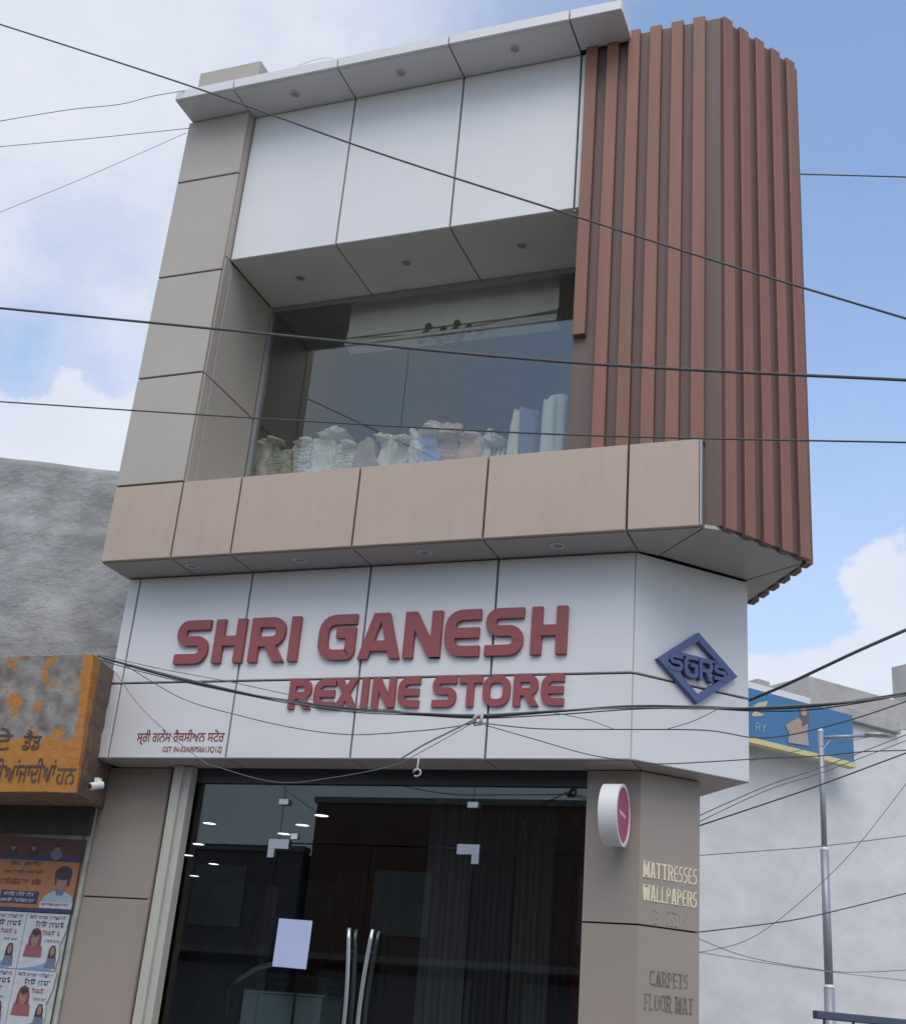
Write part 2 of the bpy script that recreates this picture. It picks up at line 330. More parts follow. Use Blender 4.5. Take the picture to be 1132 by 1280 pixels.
# terracotta slat box
B0, B1, B2 = V(5.007,0.075,0), V(5.548,0.80,0), V(4.98,1.70,0)
zs0, zs1 = ZB+0.012, 9.49
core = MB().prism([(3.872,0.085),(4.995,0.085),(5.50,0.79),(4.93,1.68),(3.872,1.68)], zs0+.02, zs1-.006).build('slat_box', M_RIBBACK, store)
def slat(O, u, n, u0, wd, z0, z1, d=0.055):
    o = Vector((O[0],O[1],z0)) + u*u0 - n*0.002
    ob = MB().obox(o, u*wd, V(0,0,z1-z0), n*(d+.002), 0.004).build('slat', M_RIB, core)
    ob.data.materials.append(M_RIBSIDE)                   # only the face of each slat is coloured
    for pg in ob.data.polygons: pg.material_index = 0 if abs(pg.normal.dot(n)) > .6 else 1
    return ob
FR = V(3.872,0.085,0)
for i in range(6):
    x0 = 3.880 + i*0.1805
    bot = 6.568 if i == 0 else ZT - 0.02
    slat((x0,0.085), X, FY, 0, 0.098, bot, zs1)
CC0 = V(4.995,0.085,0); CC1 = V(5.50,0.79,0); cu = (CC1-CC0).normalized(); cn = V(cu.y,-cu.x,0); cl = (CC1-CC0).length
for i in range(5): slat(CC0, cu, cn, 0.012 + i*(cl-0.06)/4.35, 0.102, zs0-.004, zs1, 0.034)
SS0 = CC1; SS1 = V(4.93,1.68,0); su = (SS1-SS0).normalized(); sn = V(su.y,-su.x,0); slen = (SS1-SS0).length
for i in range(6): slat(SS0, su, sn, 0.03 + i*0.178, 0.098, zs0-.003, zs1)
MB().prism([(4.87,0.083),(4.99,0.083),(5.495,0.79),(4.9,1.70),(4.5,1.70)], ZB+0.031, ZB+0.034).build('base_plate', M_RIBBACK, core)

# structure behind: floors, side walls, back wall
def para(x0, x1, y0, y1, ybase=0.9):
    k = SIDE.x/SIDE.y
    return [(x0+(y0-ybase)*k, y0),(x1+(y0-ybase)*k, y0),(x1+(y1-ybase)*k, y1),(x0+(y1-ybase)*k, y1)]
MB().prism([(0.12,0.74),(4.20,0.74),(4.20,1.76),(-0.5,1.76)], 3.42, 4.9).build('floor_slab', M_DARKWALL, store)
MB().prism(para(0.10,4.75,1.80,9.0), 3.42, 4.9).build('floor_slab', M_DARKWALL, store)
MB().prism(para(0.10,4.20,0.97,9.0), 4.902, 5.35).build('floor_slab', M_GREYROOM, store)
MB().prism(para(0.10,4.3,1.70,9.0), ZWT-0.25, ZWT).build('roof_slab', M_CONC, store)
MB().prism(para(0.72,4.4,0.96,8.8), 8.05, 8.15).build('upper_ceiling', M_GREYROOM, store)
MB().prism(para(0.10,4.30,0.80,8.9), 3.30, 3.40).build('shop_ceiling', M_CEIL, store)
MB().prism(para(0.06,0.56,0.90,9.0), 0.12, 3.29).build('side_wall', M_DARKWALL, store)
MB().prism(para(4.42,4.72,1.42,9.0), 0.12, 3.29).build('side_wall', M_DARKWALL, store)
MB().prism(para(0.12,0.66,0.96,9.0), 5.36, 8.04).build('side_wall', M_GREYROOM, store)
MB().prism(para(4.30,4.70,1.70,9.0), 5.36, 9.1).build('side_wall', M_GREYROOM, store)
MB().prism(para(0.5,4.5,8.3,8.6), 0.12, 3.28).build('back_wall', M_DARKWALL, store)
MB().prism(para(0.6,4.4,5.3,5.6), 5.37, 8.03).build('back_wall', M_GREYROOM, store)
MB().prism([(0.56,0.60),(4.0,0.60),(4.3,0.80),(4.3,0.90),(-4.3,8.6),(-4.7,8.6),(0.2,0.9)], 0.12, 0.42).build('plinth', M_FLOOR, store)

# upper window panes
wf = MB().box((XP+.01,0.90,ZWB-.05),(3.87,0.95,ZWB-.002)).box((XP+.01,0.90,5.40),(3.87,0.95,5.46)).box((XP+.008,0.89,5.47),(0.705,0.95,ZWB-.06)).build('window_frame', M_ALU, store)
for a, b in ((0.707,2.120),(2.126,3.868)): MB().box((a,0.915,5.462),(b,0.923,ZWB-.052)).build('pane', M_WGLASS, wf)

# shop front: pillars, post, glass
lp = MB().box((-0.076,0.735,0.12),(0.50,0.90,ZS+.02)).build('pillar', M_JOINT, store)
for a, b in ((0.14,0.8),(0.8,2.372),(2.372,ZS)): panel(lp, (0,0.70), X, FY, -0.08, 0.545, a, b, M_BROWN, gap=0.005)
panel(lp, (0.545,0.705), V(0,1,0), X, 0.0, 0.19, 0.14, ZS, M_BROWN, gap=0.002)
po = MB().box((0.634,0.60,0.42),(0.712,0.72,ZS-.004)).box((0.713,0.632,0.42),(0.775,0.72,ZS-.006)).build('door_post', M_POST, store)
P1, P2, P3 = V(3.955,0.70,0), V(4.34,0.70,0), V(4.686,1.054,0); PU = (P3-P2).normalized(); PN = V(PU.y,-PU.x,0); PL = (P3-P2).length
rp = MB().prism([(3.965,0.735),(4.325,0.735),(4.64,1.06),(4.45,1.4),(3.965,1.2)], 0.12, ZS+.02).build('pillar', M_JOINT, store)
for a, b in ((0.14,2.36),(2.36,ZS)):
    # the cladding sheet is folded round the corner: one panel
    q = [(3.957,0.70),(4.34,0.70),(P3.x-.002*PU.x,P3.y-.002*PU.y),(P3.x-.03,P3.y+.03),(4.33,0.732),(3.957,0.732)]
    MB().prism(q, a+.006, b-.006).build('panel', M_BROWN, rp)
panel(rp, P3, SIDE, V(SIDE.y,-SIDE.x,0), 0.0, 0.6, 0.14, ZS, M_BROWN, gap=0.006)
GY = 0.745
lint = MB().box((0.555,0.72,ZS-0.115),(3.953,0.79,ZS-.002)).build('lintel', M_BLACK, store)
panes = [(0.56,1.56,0.43,2.80,'pane'),(3.105,3.95,0.43,2.80,'pane'),(0.56,1.56,2.806,ZS-.12,'pane'),(1.566,3.10,2.835,ZS-.12,'pane'),(3.105,3.95,2.806,ZS-.12,'pane')]
for a, b, c, d, nme in panes: MB().box((a,GY,c),(b,GY+.01,d)).build(nme, M_GLASS, store)
def handle(parent, x, bow, y):
    pts = []
    for i in range(17):
        t = i/16; z = 1.0 + 1.24*t; s = math.sin(math.pi*t)
        pts.append((x + bow*(s*0.04) , y - 0.05, z))
    MB().tube(pts, 0.016, 10).build('handle', M_STEEL, parent, smooth=True)
    mnt = MB()
    for i in (2, 14): mnt.tube([pts[i], (pts[i][0], y+.02, pts[i][2])], 0.008, 8)
    mnt.build('handle_mount', M_STEEL, parent)
for a, b, hx, bow in ((1.566,2.33,2.245,1),(2.336,3.10,2.43,-1)):
    d = MB().box((a,GY,0.44),(b,GY+.01,2.825)).build('glass_door', M_GLASS, store)
    handle(d, hx, bow, GY); 
    hx2 = hx+0.0
    MB().tube([(hx + bow*0.04*math.sin(math.pi*i/16), GY+.06, 1.0+1.24*i/16) for i in range(17)], 0.016, 8).build('handle', M_STEEL, d, smooth=True)
for x, s in ((1.49,1),(3.18,-1)):           # L shaped patch fittings at the door heads
    b = MB().box((min(x,x+s*.17),GY-.022,2.785),(max(x,x+s*.17),GY-.002,2.855))
    b.box((min(x,x+s*.055),GY-.022,2.72),(max(x,x+s*.055),GY-.002,2.784)); b.build('patch_fitting', M_STEEL, store)
for x in (1.575,3.109): MB().box((x-.04,GY-.03,3.115),(x+.04,GY-.002,3.155)).build('glass_clamp', M_STEEL, store)
MB().box((1.67,GY-.02,2.86),(1.72,GY-.002,2.90)).build('glass_clamp', M_WPLAST, store)

# ------------------------------------------------------------------ lettering
def fillet(pts, rad):
    out = []; n = len(pts)
    for i, p in enumerate(pts):
        p = Vector(p); r = rad[i] if isinstance(rad, (list, tuple)) else rad
        if i in (0, n-1) or r <= 1e-5: out.append(p); continue
        a = Vector(pts[i-1]) - p; b = Vector(pts[i+1]) - p
        r = min(r, a.length*0.499 if i > 1 else a.length*.95, b.length*0.499 if i < n-2 else b.length*.95)
        pa, pb = p + a.normalized()*r, p + b.normalized()*r
        for k in range(7):
            t = k/6; out.append(pa*(1-t)**2 + p*2*t*(1-t) + pb*t*t)
    return out
def strokes(ch, w, h, t):
    c = t/2; x0, x1, y0, y1, m = c, w-c, c, h-c, h/2; R = h*0.30
    S = {'S': [([(w,y1),(x0,y1),(x0,m+c*.2),(x1,m+c*.2),(x1,y0),(0,y0)], R)],
         'H': [([(x0,0),(x0,h)],0),([(x1,0),(x1,h)],0),([(x0,m),(x1,m)],0)],
         'I': [([(w/2,0),(w/2,h)],0)],
         'R': [([(x0,0),(x0,h)],0),([(x0,y1),(x1,y1),(x1,m-c*.4),(x0,m-c*.4)],R),([(w*.52,m-c*.3),(w-c*.9,0)],0)],
         'P': [([(x0,0),(x0,h)],0),([(x0,y1),(x1,y1),(x1,m-c*.4),(x0,m-c*.4)],R)],
         'G': [([(w,y1),(x0,y1),(x0,y0),(x1,y0),(x1,m+c*.8),(w*.48,m+c*.8)],[0,R,R,R*.3,0,0])],
         'A': [([(c*1.1,0),(w/2-c*.55,h)],0),([(w-c*1.1,0),(w/2+c*.55,h)],0),([(w*.22,h*.28),(w*.78,h*.28)],0)],
         'N': [([(x0,0),(x0,h)],0),([(x1,0),(x1,h)],0),([(x0+c*.15,h),(x1-c*.15,0)],0)],
         'E': [([(w,y1),(x0,y1),(x0,y0),(w,y0)],R),([(x0,m),(w*.97,m)],0)],
         'X': [([(c*1.2,0),(w-c*1.2,h)],0),([(w-c*1.2,0),(c*1.2,h)],0)],
         'T': [([(0,y1),(w,y1)],0),([(w/2,0),(w/2,h)],0)],
         'O': [([(w/2,y1),(x0,y1),(x0,y0),(x1,y0),(x1,y1),(w/2,y1)],R)],
         'C': [([(w,y1-c),(w*.8,y1),(x0,y1),(x0,y0),(w*.8,y0),(w,y0+c)],[0,0,R,R,0,0])],
         'L': [([(x0,h),(x0,0)],0),([(x0,y0),(w,y0)],0)],
         'F': [([(x0,0),(x0,h)],0),([(x0,y1),(w,y1)],0),([(x0,m),(w*.8,m)],0)],
         'D': [([(x0,0),(x0,h)],0),([(x0,y1),(x1,y1),(x1,y0),(x0,y0)],R)],
         'B': [([(x0,0),(x0,h)],0),([(x0,y1),(x1,y1),(x1,m),(x0,m)],R),([(x0,m),(x1,m),(x1,y0),(x0,y0)],R)],
         'M': [([(x0,0),(x0,h)],0),([(x1,0),(x1,h)],0),([(x0,h),(w/2,h*.15)],0),([(x1,h),(w/2,h*.15)],0)],
         'W': [([(x0*.6,h),(w*.27,0)],0),([(w*.27,0),(w/2,h*.85)],0),([(w/2,h*.85),(w*.73,0)],0),([(w*.73,0),(w-x0*.6,h)],0)],
         'Y': [([(w/2,0),(w/2,m)],0),([(w/2,m),(c,h)],0),([(w/2,m),(w-c,h)],0)]}
    return S[ch]
def serif_ticks(ch, w, h, t):
    s = t*0.5; c = t/2; a = []
    foot = {'M':[(c,0),(c,h),(w-c,0),(w-c,h)],'A':[(c,0),(w-c,0)],'T':[(w/2,0)],'R':[(c,0),(c,h),(w-c,0)],'E':[(c,0),(c,h)],'W':[(c,h),(w-c,h)],'L':[(c,0),(c,h)],'P':[(c,0),(c,h)],'F':[(c,0),(c,h)],'H':[(c,0),(c,h)],'I':[(w/2,0),(w/2,h)],'N':[(c,0),(c,h),(w-c,h)],'B':[(c,0),(c,h)],'D':[(c,0),(c,h)]}.get(ch, [])
    for x, y in foot:
        yy = s*.45 if y == 0 else h - s*.45
        a.append(([(x-t*.85,yy),(x+t*.85,yy)], s*.9))
    return a
def ribbon(mb, pts, t, O, u, v, n, d0, d1):
    m = len(pts); Lf, Rt = [], []
    for i, p in enumerate(pts):
        a = (Vector(pts[i]) - Vector(pts[i-1])) if i > 0 else None
        b = (Vector(pts[i+1]) - Vector(pts[i])) if i < m-1 else None
        da = (a or b).normalized(); db = (b or a).normalized(); tt = (da+db).normalized() if (da+db).length > 1e-6 else da
        nn = Vector((-tt.y, tt.x)); k = min(1/max(nn.dot(Vector((-da.y, da.x))), .35), 2.2)
        Lf.append(Vector(p) + nn*t/2*k); Rt.append(Vector(p) - nn*t/2*k)
    vs = []
    for d in (d0, d1):
        for q in Lf + Rt: vs.append(O + u*q.x + v*q.y + n*d)
    fs = []
    for i in range(m-1):
        l0, l1, r0, r1 = i, i+1, m+i, m+i+1; k = 2*m
        fs += [(l0,l1,r1,r0),(k+l0,k+r0,k+r1,k+l1),(l0,k+l0,k+l1,l1),(r0,r1,k+r1,k+r0)]
    k = 2*m
    fs += [(0,m,k+m,k+0),(m-1,k+m-1,k+2*m-1,2*m-1)]
    mb.add(vs, fs)
def letter(parent, ch, O, u, n, w, h, t, d0, d1, m, serif=False, shear=0.0, name='letter'):
    mb = MB(); v = V(0,0,1) + u*shear
    for i, (p, r) in enumerate(strokes(ch, w, h, t)):
        if len(p) == 2 and abs(p[0][0]-p[1][0]) > 1e-4 and abs(p[0][1]-p[1][1]) > 1e-4:   # slanted limb: level cuts
            (ax, ay), (bx_, by) = p; q = t/2*math.hypot(bx_-ax, by-ay)/abs(by-ay); q = min(q, t*.72); dd = d1 + i*.0007
            pts4 = [(ax-q,ay),(ax+q,ay),(bx_+q,by),(bx_-q,by)]
            mb.add([O + u*x + v*y + n*d0 for x, y in pts4] + [O + u*x + v*y + n*dd for x, y in pts4], [(0,3,2,1),(4,5,6,7),(0,1,5,4),(1,2,6,5),(2,3,7,6),(3,0,4,7)]); continue
        ribbon(mb, fillet([Vector(a) for a in p], r), t, O, u, v, n, d0, d1 + i*0.0007)
    if serif:
        for i, (p, tt) in enumerate(serif_ticks(ch, w, h, t)): ribbon(mb, [Vector(a) for a in p], tt, O, u, v, n, d0, d1 + 0.003 + i*0.0003)
    return mb.build(name, m, parent)

sign = thing('shop_sign', (2.25, YS, 3.76), 'dull red raised capital letters spelling the store name on white fascia', 'sign')
Z1a, Z1b = 4.141, 4.502
for ch, a, b in (('S',0.618,0.912),('H',0.965,1.236),('R',1.288,1.590),('I',1.634,1.717),('G',1.884,2.194),('A',2.226,2.572),('N',2.597,2.892),('E',2.922,3.197),('S',3.240,3.528),('H',3.588,3.856)):
    letter(sign, ch, V(a,YS,Z1a), X, FY, b-a, Z1b-Z1a, 0.080, -0.001, 0.034, M_RED)
for ch, a, b in (('R',1.690,1.876),('E',1.899,2.078),('X',2.070,2.262),('I',2.290,2.352),('N',2.380,2.566),('E',2.588,2.760),('S',2.860,3.046),('T',3.064,3.243),('O',3.248,3.454),('R',3.479,3.662),('E',3.684,3.853)):
    letter(sign, ch, V(a,YS,3.766), X, FY, b-a, 0.229, 0.054, -0.001, 0.025, M_RED)

logo = thing('diamond_emblem', E + CU*0.52 + V(0,0,3.88), 'navy blue raised diamond emblem with initials on white corner panel', 'emblem')
cz, ch_, hu, hz = 4.13, 0.52, 0.345, 0.262
fb = MB(); tq = 0.052
dia = [Vector((ch_-hu,cz)),Vector((ch_,cz+hz)),Vector((ch_+hu,cz)),Vector((ch_,cz-hz))]
O0 = V(E.x,E.y,0)
inn = [Vector((ch_-hu+tq*1.55,cz)),Vector((ch_,cz+hz-tq*1.25)),Vector((ch_+hu-tq*1.55,cz)),Vector((ch_,cz-hz+tq*1.25))]
vs = []
for d in (-0.001, 0.045):
    for q in dia + inn: vs.append(O0 + CU*q.x + V(0,0,q.y) + CN*d)
fs = []
for i in range(4):
    j = (i+1)%4; fs += [(i,j,4+j,4+i),(8+i,12+i,12+j,8+j),(i,8+i,8+j,j),(4+i,4+j,12+j,12+i)]
fb.add(vs, fs); fb.build('frame', M_BLUE, logo)
for i, (cch, a, w_, z0, h_) in enumerate((('S',0.272,0.112,4.070,0.120),('G',0.396,0.118,4.045,0.158),('R',0.526,0.118,4.045,0.158),('S',0.656,0.112,4.070,0.120))):
    letter(logo, cch, O0 + CU*a + V(0,0,z0), CU, CN, w_, h_, 0.027, -0.001, 0.050, M_BLUE)
MB().obox(O0 + CU*0.345 + V(0,0,4.193) - CN*.001, CU*0.36, V(0,0,0.020), CN*0.040).build('bar', M_BLUE, logo)

def word(parent, text, O, u, n, width, h, m, t=0.17, d=0.002, serif=True, name='letter', skip=()):
    ws = {'I':.45,'M':1.25,'W':1.35,'L':.8,'E':.82,'F':.8,'S':.78,'P':.85,' ':.5}
    tot = sum(ws.get(c,1) for c in text) + 0.16*(len(text)-1); k = width/tot; x = 0
    for i, c in enumerate(text):
        wd = ws.get(c,1)*k
        if c != ' ' and i not in skip: letter(parent, c, O + u*x, u, n, wd, h, min(h*t, wd*.3), -0.0005, d, m, serif)
        x += wd + 0.16*k
PO = V(P2.x,P2.y,0)
for txt, a, b, z0, h, m, lab, sk in (
    ('MATTRESSES',0.030,0.470,2.672,0.106,M_CREAMTXT,'cream serif word MATTRESSES, topmost word on the taupe corner pillar',()),
    ('WALLPAPERS',0.032,0.470,2.520,0.104,M_CREAMTXT,'cream serif word WALLPAPERS on the taupe corner pillar',()),
    ('BLINDS',0.125,0.385,2.378,0.092,M_GHOST,'faded ghost of a word above the pillar joint',(1,)),
    ('CARPETS',0.100,0.402,1.990,0.092,M_DARKTXT,'worn dark word CARPETS on the corner pillar',()),
    ('FLOOR MAT',0.062,0.446,1.838,0.098,M_DARKTXT,'worn dark words FLOOR MAT lowest on the corner pillar',())):
    th = thing('pillar_lettering', PO + PU*a + V(0,0,z0), lab, 'lettering')
    word(th, txt, PO + PU*a + V(0,0,z0), PU, PN, b-a, h, m, skip=sk)
th = thing('pillar_lettering', PO + PU*0.09 + V(0,0,2.16), 'scraps of a peeled word just below the pillar joint', 'lettering')
for i in range(9):
    a = 0.09 + i*0.037; zz = 2.17 + random.uniform(0,.07)
    MB().obox(PO + PU*a + V(0,0,zz) - PN*.0005, PU*random.uniform(.008,.026), V(0,0,random.uniform(.006,.02)), PN*.002).build('scrap', M_GHOST, th)

def textobj(name, s, O, u, v, n, h, m, parent, width=None, d=0.002, bold=0.0):
    """flat lettering from the built-in font, laid on the plane (u, v) at O, h tall, optionally fitted to a width"""
    c = bpy.data.curves.new('t', 'FONT'); c.body = s; c.size = 1.0; c.offset = bold; c.extrude = 0.004; c.resolution_u = 3
    o = bpy.data.objects.new('t', c); COL.objects.link(o); bpy.context.view_layer.update()
    dg = bpy.context.evaluated_depsgraph_get(); me = bpy.data.meshes.new_from_object(o.evaluated_get(dg))
    bpy.data.objects.remove(o); me.name = name
    xs = [q.co.x for q in me.vertices] or [0,1]; x0, x1 = min(xs), max(xs)
    kx = (width/(x1-x0)) if width else h; O = Vector(O)
    for q in me.vertices:
        x, y, z = q.co; q.co = u*((x-x0)*kx) + v*(y*h) + n*((z+.004)/.008*d)
    me.materials.clear()
    return link(name, me, m, parent, O)
tx = thing('tax_lettering', (0.39,YS,3.43), 'small dark red script and tax number printed low on white fascia', 'lettering')
UP = V(0,0,1)
textobj('script_line', 'ਸ੍ਰੀ ਗਨੇਸ ਰੈਕਸੀਅਨ ਸਟੋਰ', (0.388,YS+.0005,3.522), X, UP, FY, 0.105, M_REDPRINT, tx, 0.785, 0.003, 0.012)
textobj('number_line', 'GST IN-03AIRPS6613Q1ZJ', (0.640,YS+.0005,3.440), X, UP + X*.06, FY, 0.062, M_REDPRINT, tx, 0.525, 0.003, 0.008)

# projecting round sign
lol = thing('round_projecting_sign', (4.20,0.70,2.83), 'round white drum sign with magenta face jutting from the pillar', 'sign')
LC = V(4.15,0.470,3.035)
MB().disc(LC, (1,0,0), 0.205, 0.115, 120).build('drum', M_WPLAST, lol, smooth=False)
MB().ring(LC+V(.115,0,0), (1,0,0), 0.185, 0.207, 0.012, 40).build('rim', M_WPLAST, lol)
MB().disc(LC+V(.115,0,0), (1,0,0), 0.184, 0.005, 40).build('face', M_PINK, lol)
textobj('script', 'masper', LC+V(.121,-.10,-.005), V(0,1,0), UP, V(1,0,0), 0.055, M_PALEPINK, lol, 0.2, 0.002) if False else MB().obox(LC+V(.1195,-.09,.0), V(0,.17,-.012), V(0,0,.022), V(.002,0,0)).build('script', M_PALEPINK, lol)
MB().box((4.18,0.66,3.10),(4.23,0.702,3.14)).box((4.18,0.66,2.93),(4.23,0.702,2.97)).build('bracket', M_WPLAST, lol)

# ------------------------------------------------------------------ things on and behind the shop glass
def sheet(name, c, wd, h, m, label, cat, y, th=0.002, tilt=0.0):
    u = V(math.cos(tilt),0,math.sin(tilt)); v = V(-math.sin(tilt),0,math.cos(tilt))
    o = MB().obox(V(c[0],y,c[1]) - u*wd/2 - v*h/2, u*wd, v*h, V(0,-th,0)).build(name, m); return props(o, label, cat)
sheet('notice_sheet', (1.785,2.115), 0.275, 0.335, M_PAPER, 'blank pale blue notice sheet taped to the glass door', 'paper', GY-.003, tilt=-.02)

M_LAMP = emit('lit_lamp_lens', (1.0, 0.97, 0.90), 3.5)
for i, (px, py) in enumerate(((262,1028),(248,1054),(235,1068),(267,1079),(243,1094),(402,1018),(378,1030),(355,1041))):
    p = onZ(px, py, 3.30)
    lbl = ['upper left in a row by the door post','second down the row by the door post','third down the row, close against the door post','faint one right of the row','lowest of the row by the door post','brightest one, right of the middle clamp','below the brightest one','dim one above the left door fitting'][i]
    o = thing('ceiling_lamp', (p.x,p.y,3.28), 'lit round lamp in shop ceiling, ' + lbl, 'lamp', 'lamps in the shop ceiling')
    r = 0.075
    MB().ring((p.x,p.y,3.286), (0,0,1), r*.85, r, 0.014, 18).build('rim', M_WPLAST, o)
    MB().disc((p.x,p.y,3.292), (0,0,1), r*.84, 0.006, 18).build('lens', M_LAMP, o)

def cloth_mat(name, a, b, kind='plain', scale=20):
    m = bpy.data.materials.new(name); m.use_nodes = True; t = m.node_tree; p = t.nodes['Principled BSDF']; p.inputs['Roughness'].default_value = 0.85; p.inputs['Specular IOR Level'].default_value = 0.2
    tc_ = t.nodes.new('ShaderNodeTexCoord')
    if kind == 'paisley': n = t.nodes.new('ShaderNodeTexVoronoi'); n.feature = 'DISTANCE_TO_EDGE'; n.inputs['Scale'].default_value = scale; o = n.outputs['Distance']; lo, hi = .03, .09
    elif kind == 'stripe': n = t.nodes.new('ShaderNodeTexWave'); n.inputs['Scale'].default_value = scale; n.inputs['Distortion'].default_value = 1; o = n.outputs['Fac']; lo, hi = .4, .6
    elif kind == 'swirl': n = t.nodes.new('ShaderNodeTexWave'); n.wave_type = 'RINGS'; n.inputs['Scale'].default_value = scale; n.inputs['Distortion'].default_value = 9; n.inputs['Detail Scale'].default_value = 1.5; o = n.outputs['Fac']; lo, hi = .45, .6
    else: n = t.nodes.new('ShaderNodeTexNoise'); n.inputs['Scale'].default_value = scale; o = n.outputs[0]; lo, hi = .3, .7
    t.links.new(tc_.outputs['Object'], n.inputs['Vector'])
    if kind in ('swirl','paisley'): a, b = tuple(.75*x+.25*y for x, y in zip(a,b)), tuple(.8*y+.2*x for x, y in zip(a,b))
    r = t.nodes.new('ShaderNodeValToRGB'); r.color_ramp.elements[0].position = lo; r.color_ramp.elements[1].position = hi
    r.color_ramp.elements[0].color = (*a,1); r.color_ramp.elements[1].color = (*b,1); t.links.new(o, r.inputs[0]); t.links.new(r.outputs[0], p.inputs['Base Color']); return m

def curtain(x0, x1, y, z0, z1, m, label, folds=5, amp=0.03, slant=0.0):
    n = folds*8; mb = MB(); vs = []; nz_ = 6
    for s in (0, 1):
        for k in range(nz_+1):
            f = k/nz_; z = z0 + (z1-z0)*f
            for i in range(n+1):
                t = i/n; a = amp*(1.15-.5*f)*math.sin(t*folds*2*math.pi + .4*math.sin(3*f+x0*9))
                vs.append((x0+(x1-x0)*t + slant*(1-f), y + a + s*.006, z))
    W = n+1; H = (nz_+1)*W; fs = []
    for k in range(nz_):
        for i in range(n):
            a = k*W+i; fs += [(a,a+1,a+W+1,a+W),(H+a,H+a+W,H+a+W+1,H+a+1)]
    mb.add(vs, fs); o = mb.build('hanging_curtain', m, smooth=True); return props(o, label, 'curtain', 'curtains hung inside the shop')
cg = [(0.135,0.135,0.14),(0.075,0.078,0.09),(0.115,0.105,0.10),(0.028,0.028,0.034),(0.12,0.035,0.028),(0.22,0.235,0.25)]
cl_ = ['charcoal grey','slate grey','warm grey','near black','dark maroon','pale blue grey']
for i, (a, b) in enumerate(((2.62,2.98),(2.99,3.30),(3.31,3.60),(3.61,3.74),(3.75,4.02),(4.03,4.16))):
    curtain(a, b, 1.15+.02*i, 0.45, 3.27, cloth_mat('curtain_cloth_%d' % i, cg[i], tuple(c*1.25 for c in cg[i]), 'stripe', 6), cl_[i] + ' curtain hanging behind the right shop pane', 3 if b-a > .2 else 2)
M_WOOD = mat('dark_brown_laminate', (0.075, 0.042, 0.028), 0.5, var=0.15, vscale=2, vstretch=(6,6,.5))
wp = thing('wooden_partition', (2.2,1.9,0.42), 'dark brown wooden partition standing deep behind the glass doors', 'partition')
MB().box((2.05,1.9,0.43),(2.46,1.96,2.5)).build('board', M_WOOD, wp); MB().box((2.00,1.88,0.43),(2.046,1.98,2.54)).build('upright', M_WOOD, wp); MB().box((2.464,1.88,0.43),(2.50,1.98,2.54)).build('upright', M_WOOD, wp)
# pale cabinet, stacked cloth and tube chair low behind the left door
M_CAB = mat('pale_green_grey_laminate', (0.36, 0.42, 0.41), 0.5, var=0.03)
a = onY(305,1240,1.0); b = onY(403,1246,1.0)
cb = thing('cabinet', ((a.x+b.x)/2,1.2,0.42), 'pale grey green cabinet low behind the left glass door', 'cabinet')
zt = a.z
MB().box((a.x,1.0,0.43),(a.x+.12,1.35,zt)).build('side_panel', M_CAB, cb); MB().box((a.x+.128,1.0,0.43),(b.x,1.35,zt-.004)).build('door_panel', M_CAB, cb); MB().box((a.x-.01,1.02,zt+.001),(b.x+.01,1.36,zt+.018)).build('top', M_CAB, cb)
M_DCL = cloth_mat('folded_dark_cloth', (0.03,0.03,0.035), (0.055,0.05,0.055), 'plain', 12)
st = thing('folded_cloth_stack', ((a.x+b.x)/2+.05,1.18,zt+.019), 'dark folded cloth stacked on the pale cabinet', 'cloth')
for k in range(3): MB().obox(V(a.x+.16-.015*k,1.05,zt+.020+k*.042), V(b.x-a.x-.14,0,0), V(0,.26,0), V(0,0,.040), .014).build('fold', M_DCL, st)
ch = thing('tube_chair', (onY(330,1215,.95).x,1.0,0.42), 'chair with curved steel tube arms behind the left glass door', 'chair')
for dy, dz in ((0.92,0.0),(1.12,0.02)):
    pts = [onY(px,py,dy)+V(0,0,dz) for px,py in ((287,1234),(300,1225),(322,1212),(340,1208),(372,1207))]
    MB().tube(pts, 0.011, 8).build('arm', M_STEEL, ch, smooth=True)
    q = pts[0]; MB().tube([q, q+V(0,0.02,-.3), V(q.x+.02,q.y+.03,0.43)], 0.011, 8).build('leg', M_BLACK, ch, smooth=True)
    q = pts[-1]; MB().tube([q, q+V(0.01,0,-.3), V(q.x+.01,q.y,0.43)], 0.011, 8).build('leg', M_BLACK, ch, smooth=True)
MB().box((pts[0].x+.03,0.95,0.85),(pts[-1].x,1.10,0.90)).build('seat', M_DCL, ch)
# display rack deep on the left
rk = thing('display_rack', (0.35,3.0,0.42), 'grey display rack with hanging rolls at the left of the shop', 'rack')
M_RK = mat('grey_rack_board', (0.20,0.215,0.21), 0.6, var=.08)
pA, pB = onY(278,1105,2.6), onY(330,1190,2.6)
MB().box((pA.x-.1,2.6,0.43),(pA.x+.17,2.64,2.75)).build('board', M_RK, rk); MB().box((pA.x+.178,2.6,0.43),(pA.x+.33,2.64,2.75)).build('board', M_RK, rk)
M_ROLL = cloth_mat('beige_roll', (0.30,0.27,0.20), (0.36,0.33,0.26), 'plain', 9)
MB().tube([(pA.x+.52,2.6,0.44),(pA.x+.52,2.6,2.72)], 0.055, 12).build('roll', M_ROLL, rk, smooth=True)
MB().box((pA.x+.36,2.6,2.3),(pA.x+.38,2.62,2.78)).build('rod', M_STEEL, rk)
M_TAN = cloth_mat('tan_fabric', (0.11,0.07,0.045), (0.15,0.10,0.065), 'stripe', 5)
cu_ = curtain(0.9,1.9,3.2,0.45,2.95,M_TAN,'brown draped curtain deep behind the notice sheet',6,0.05)

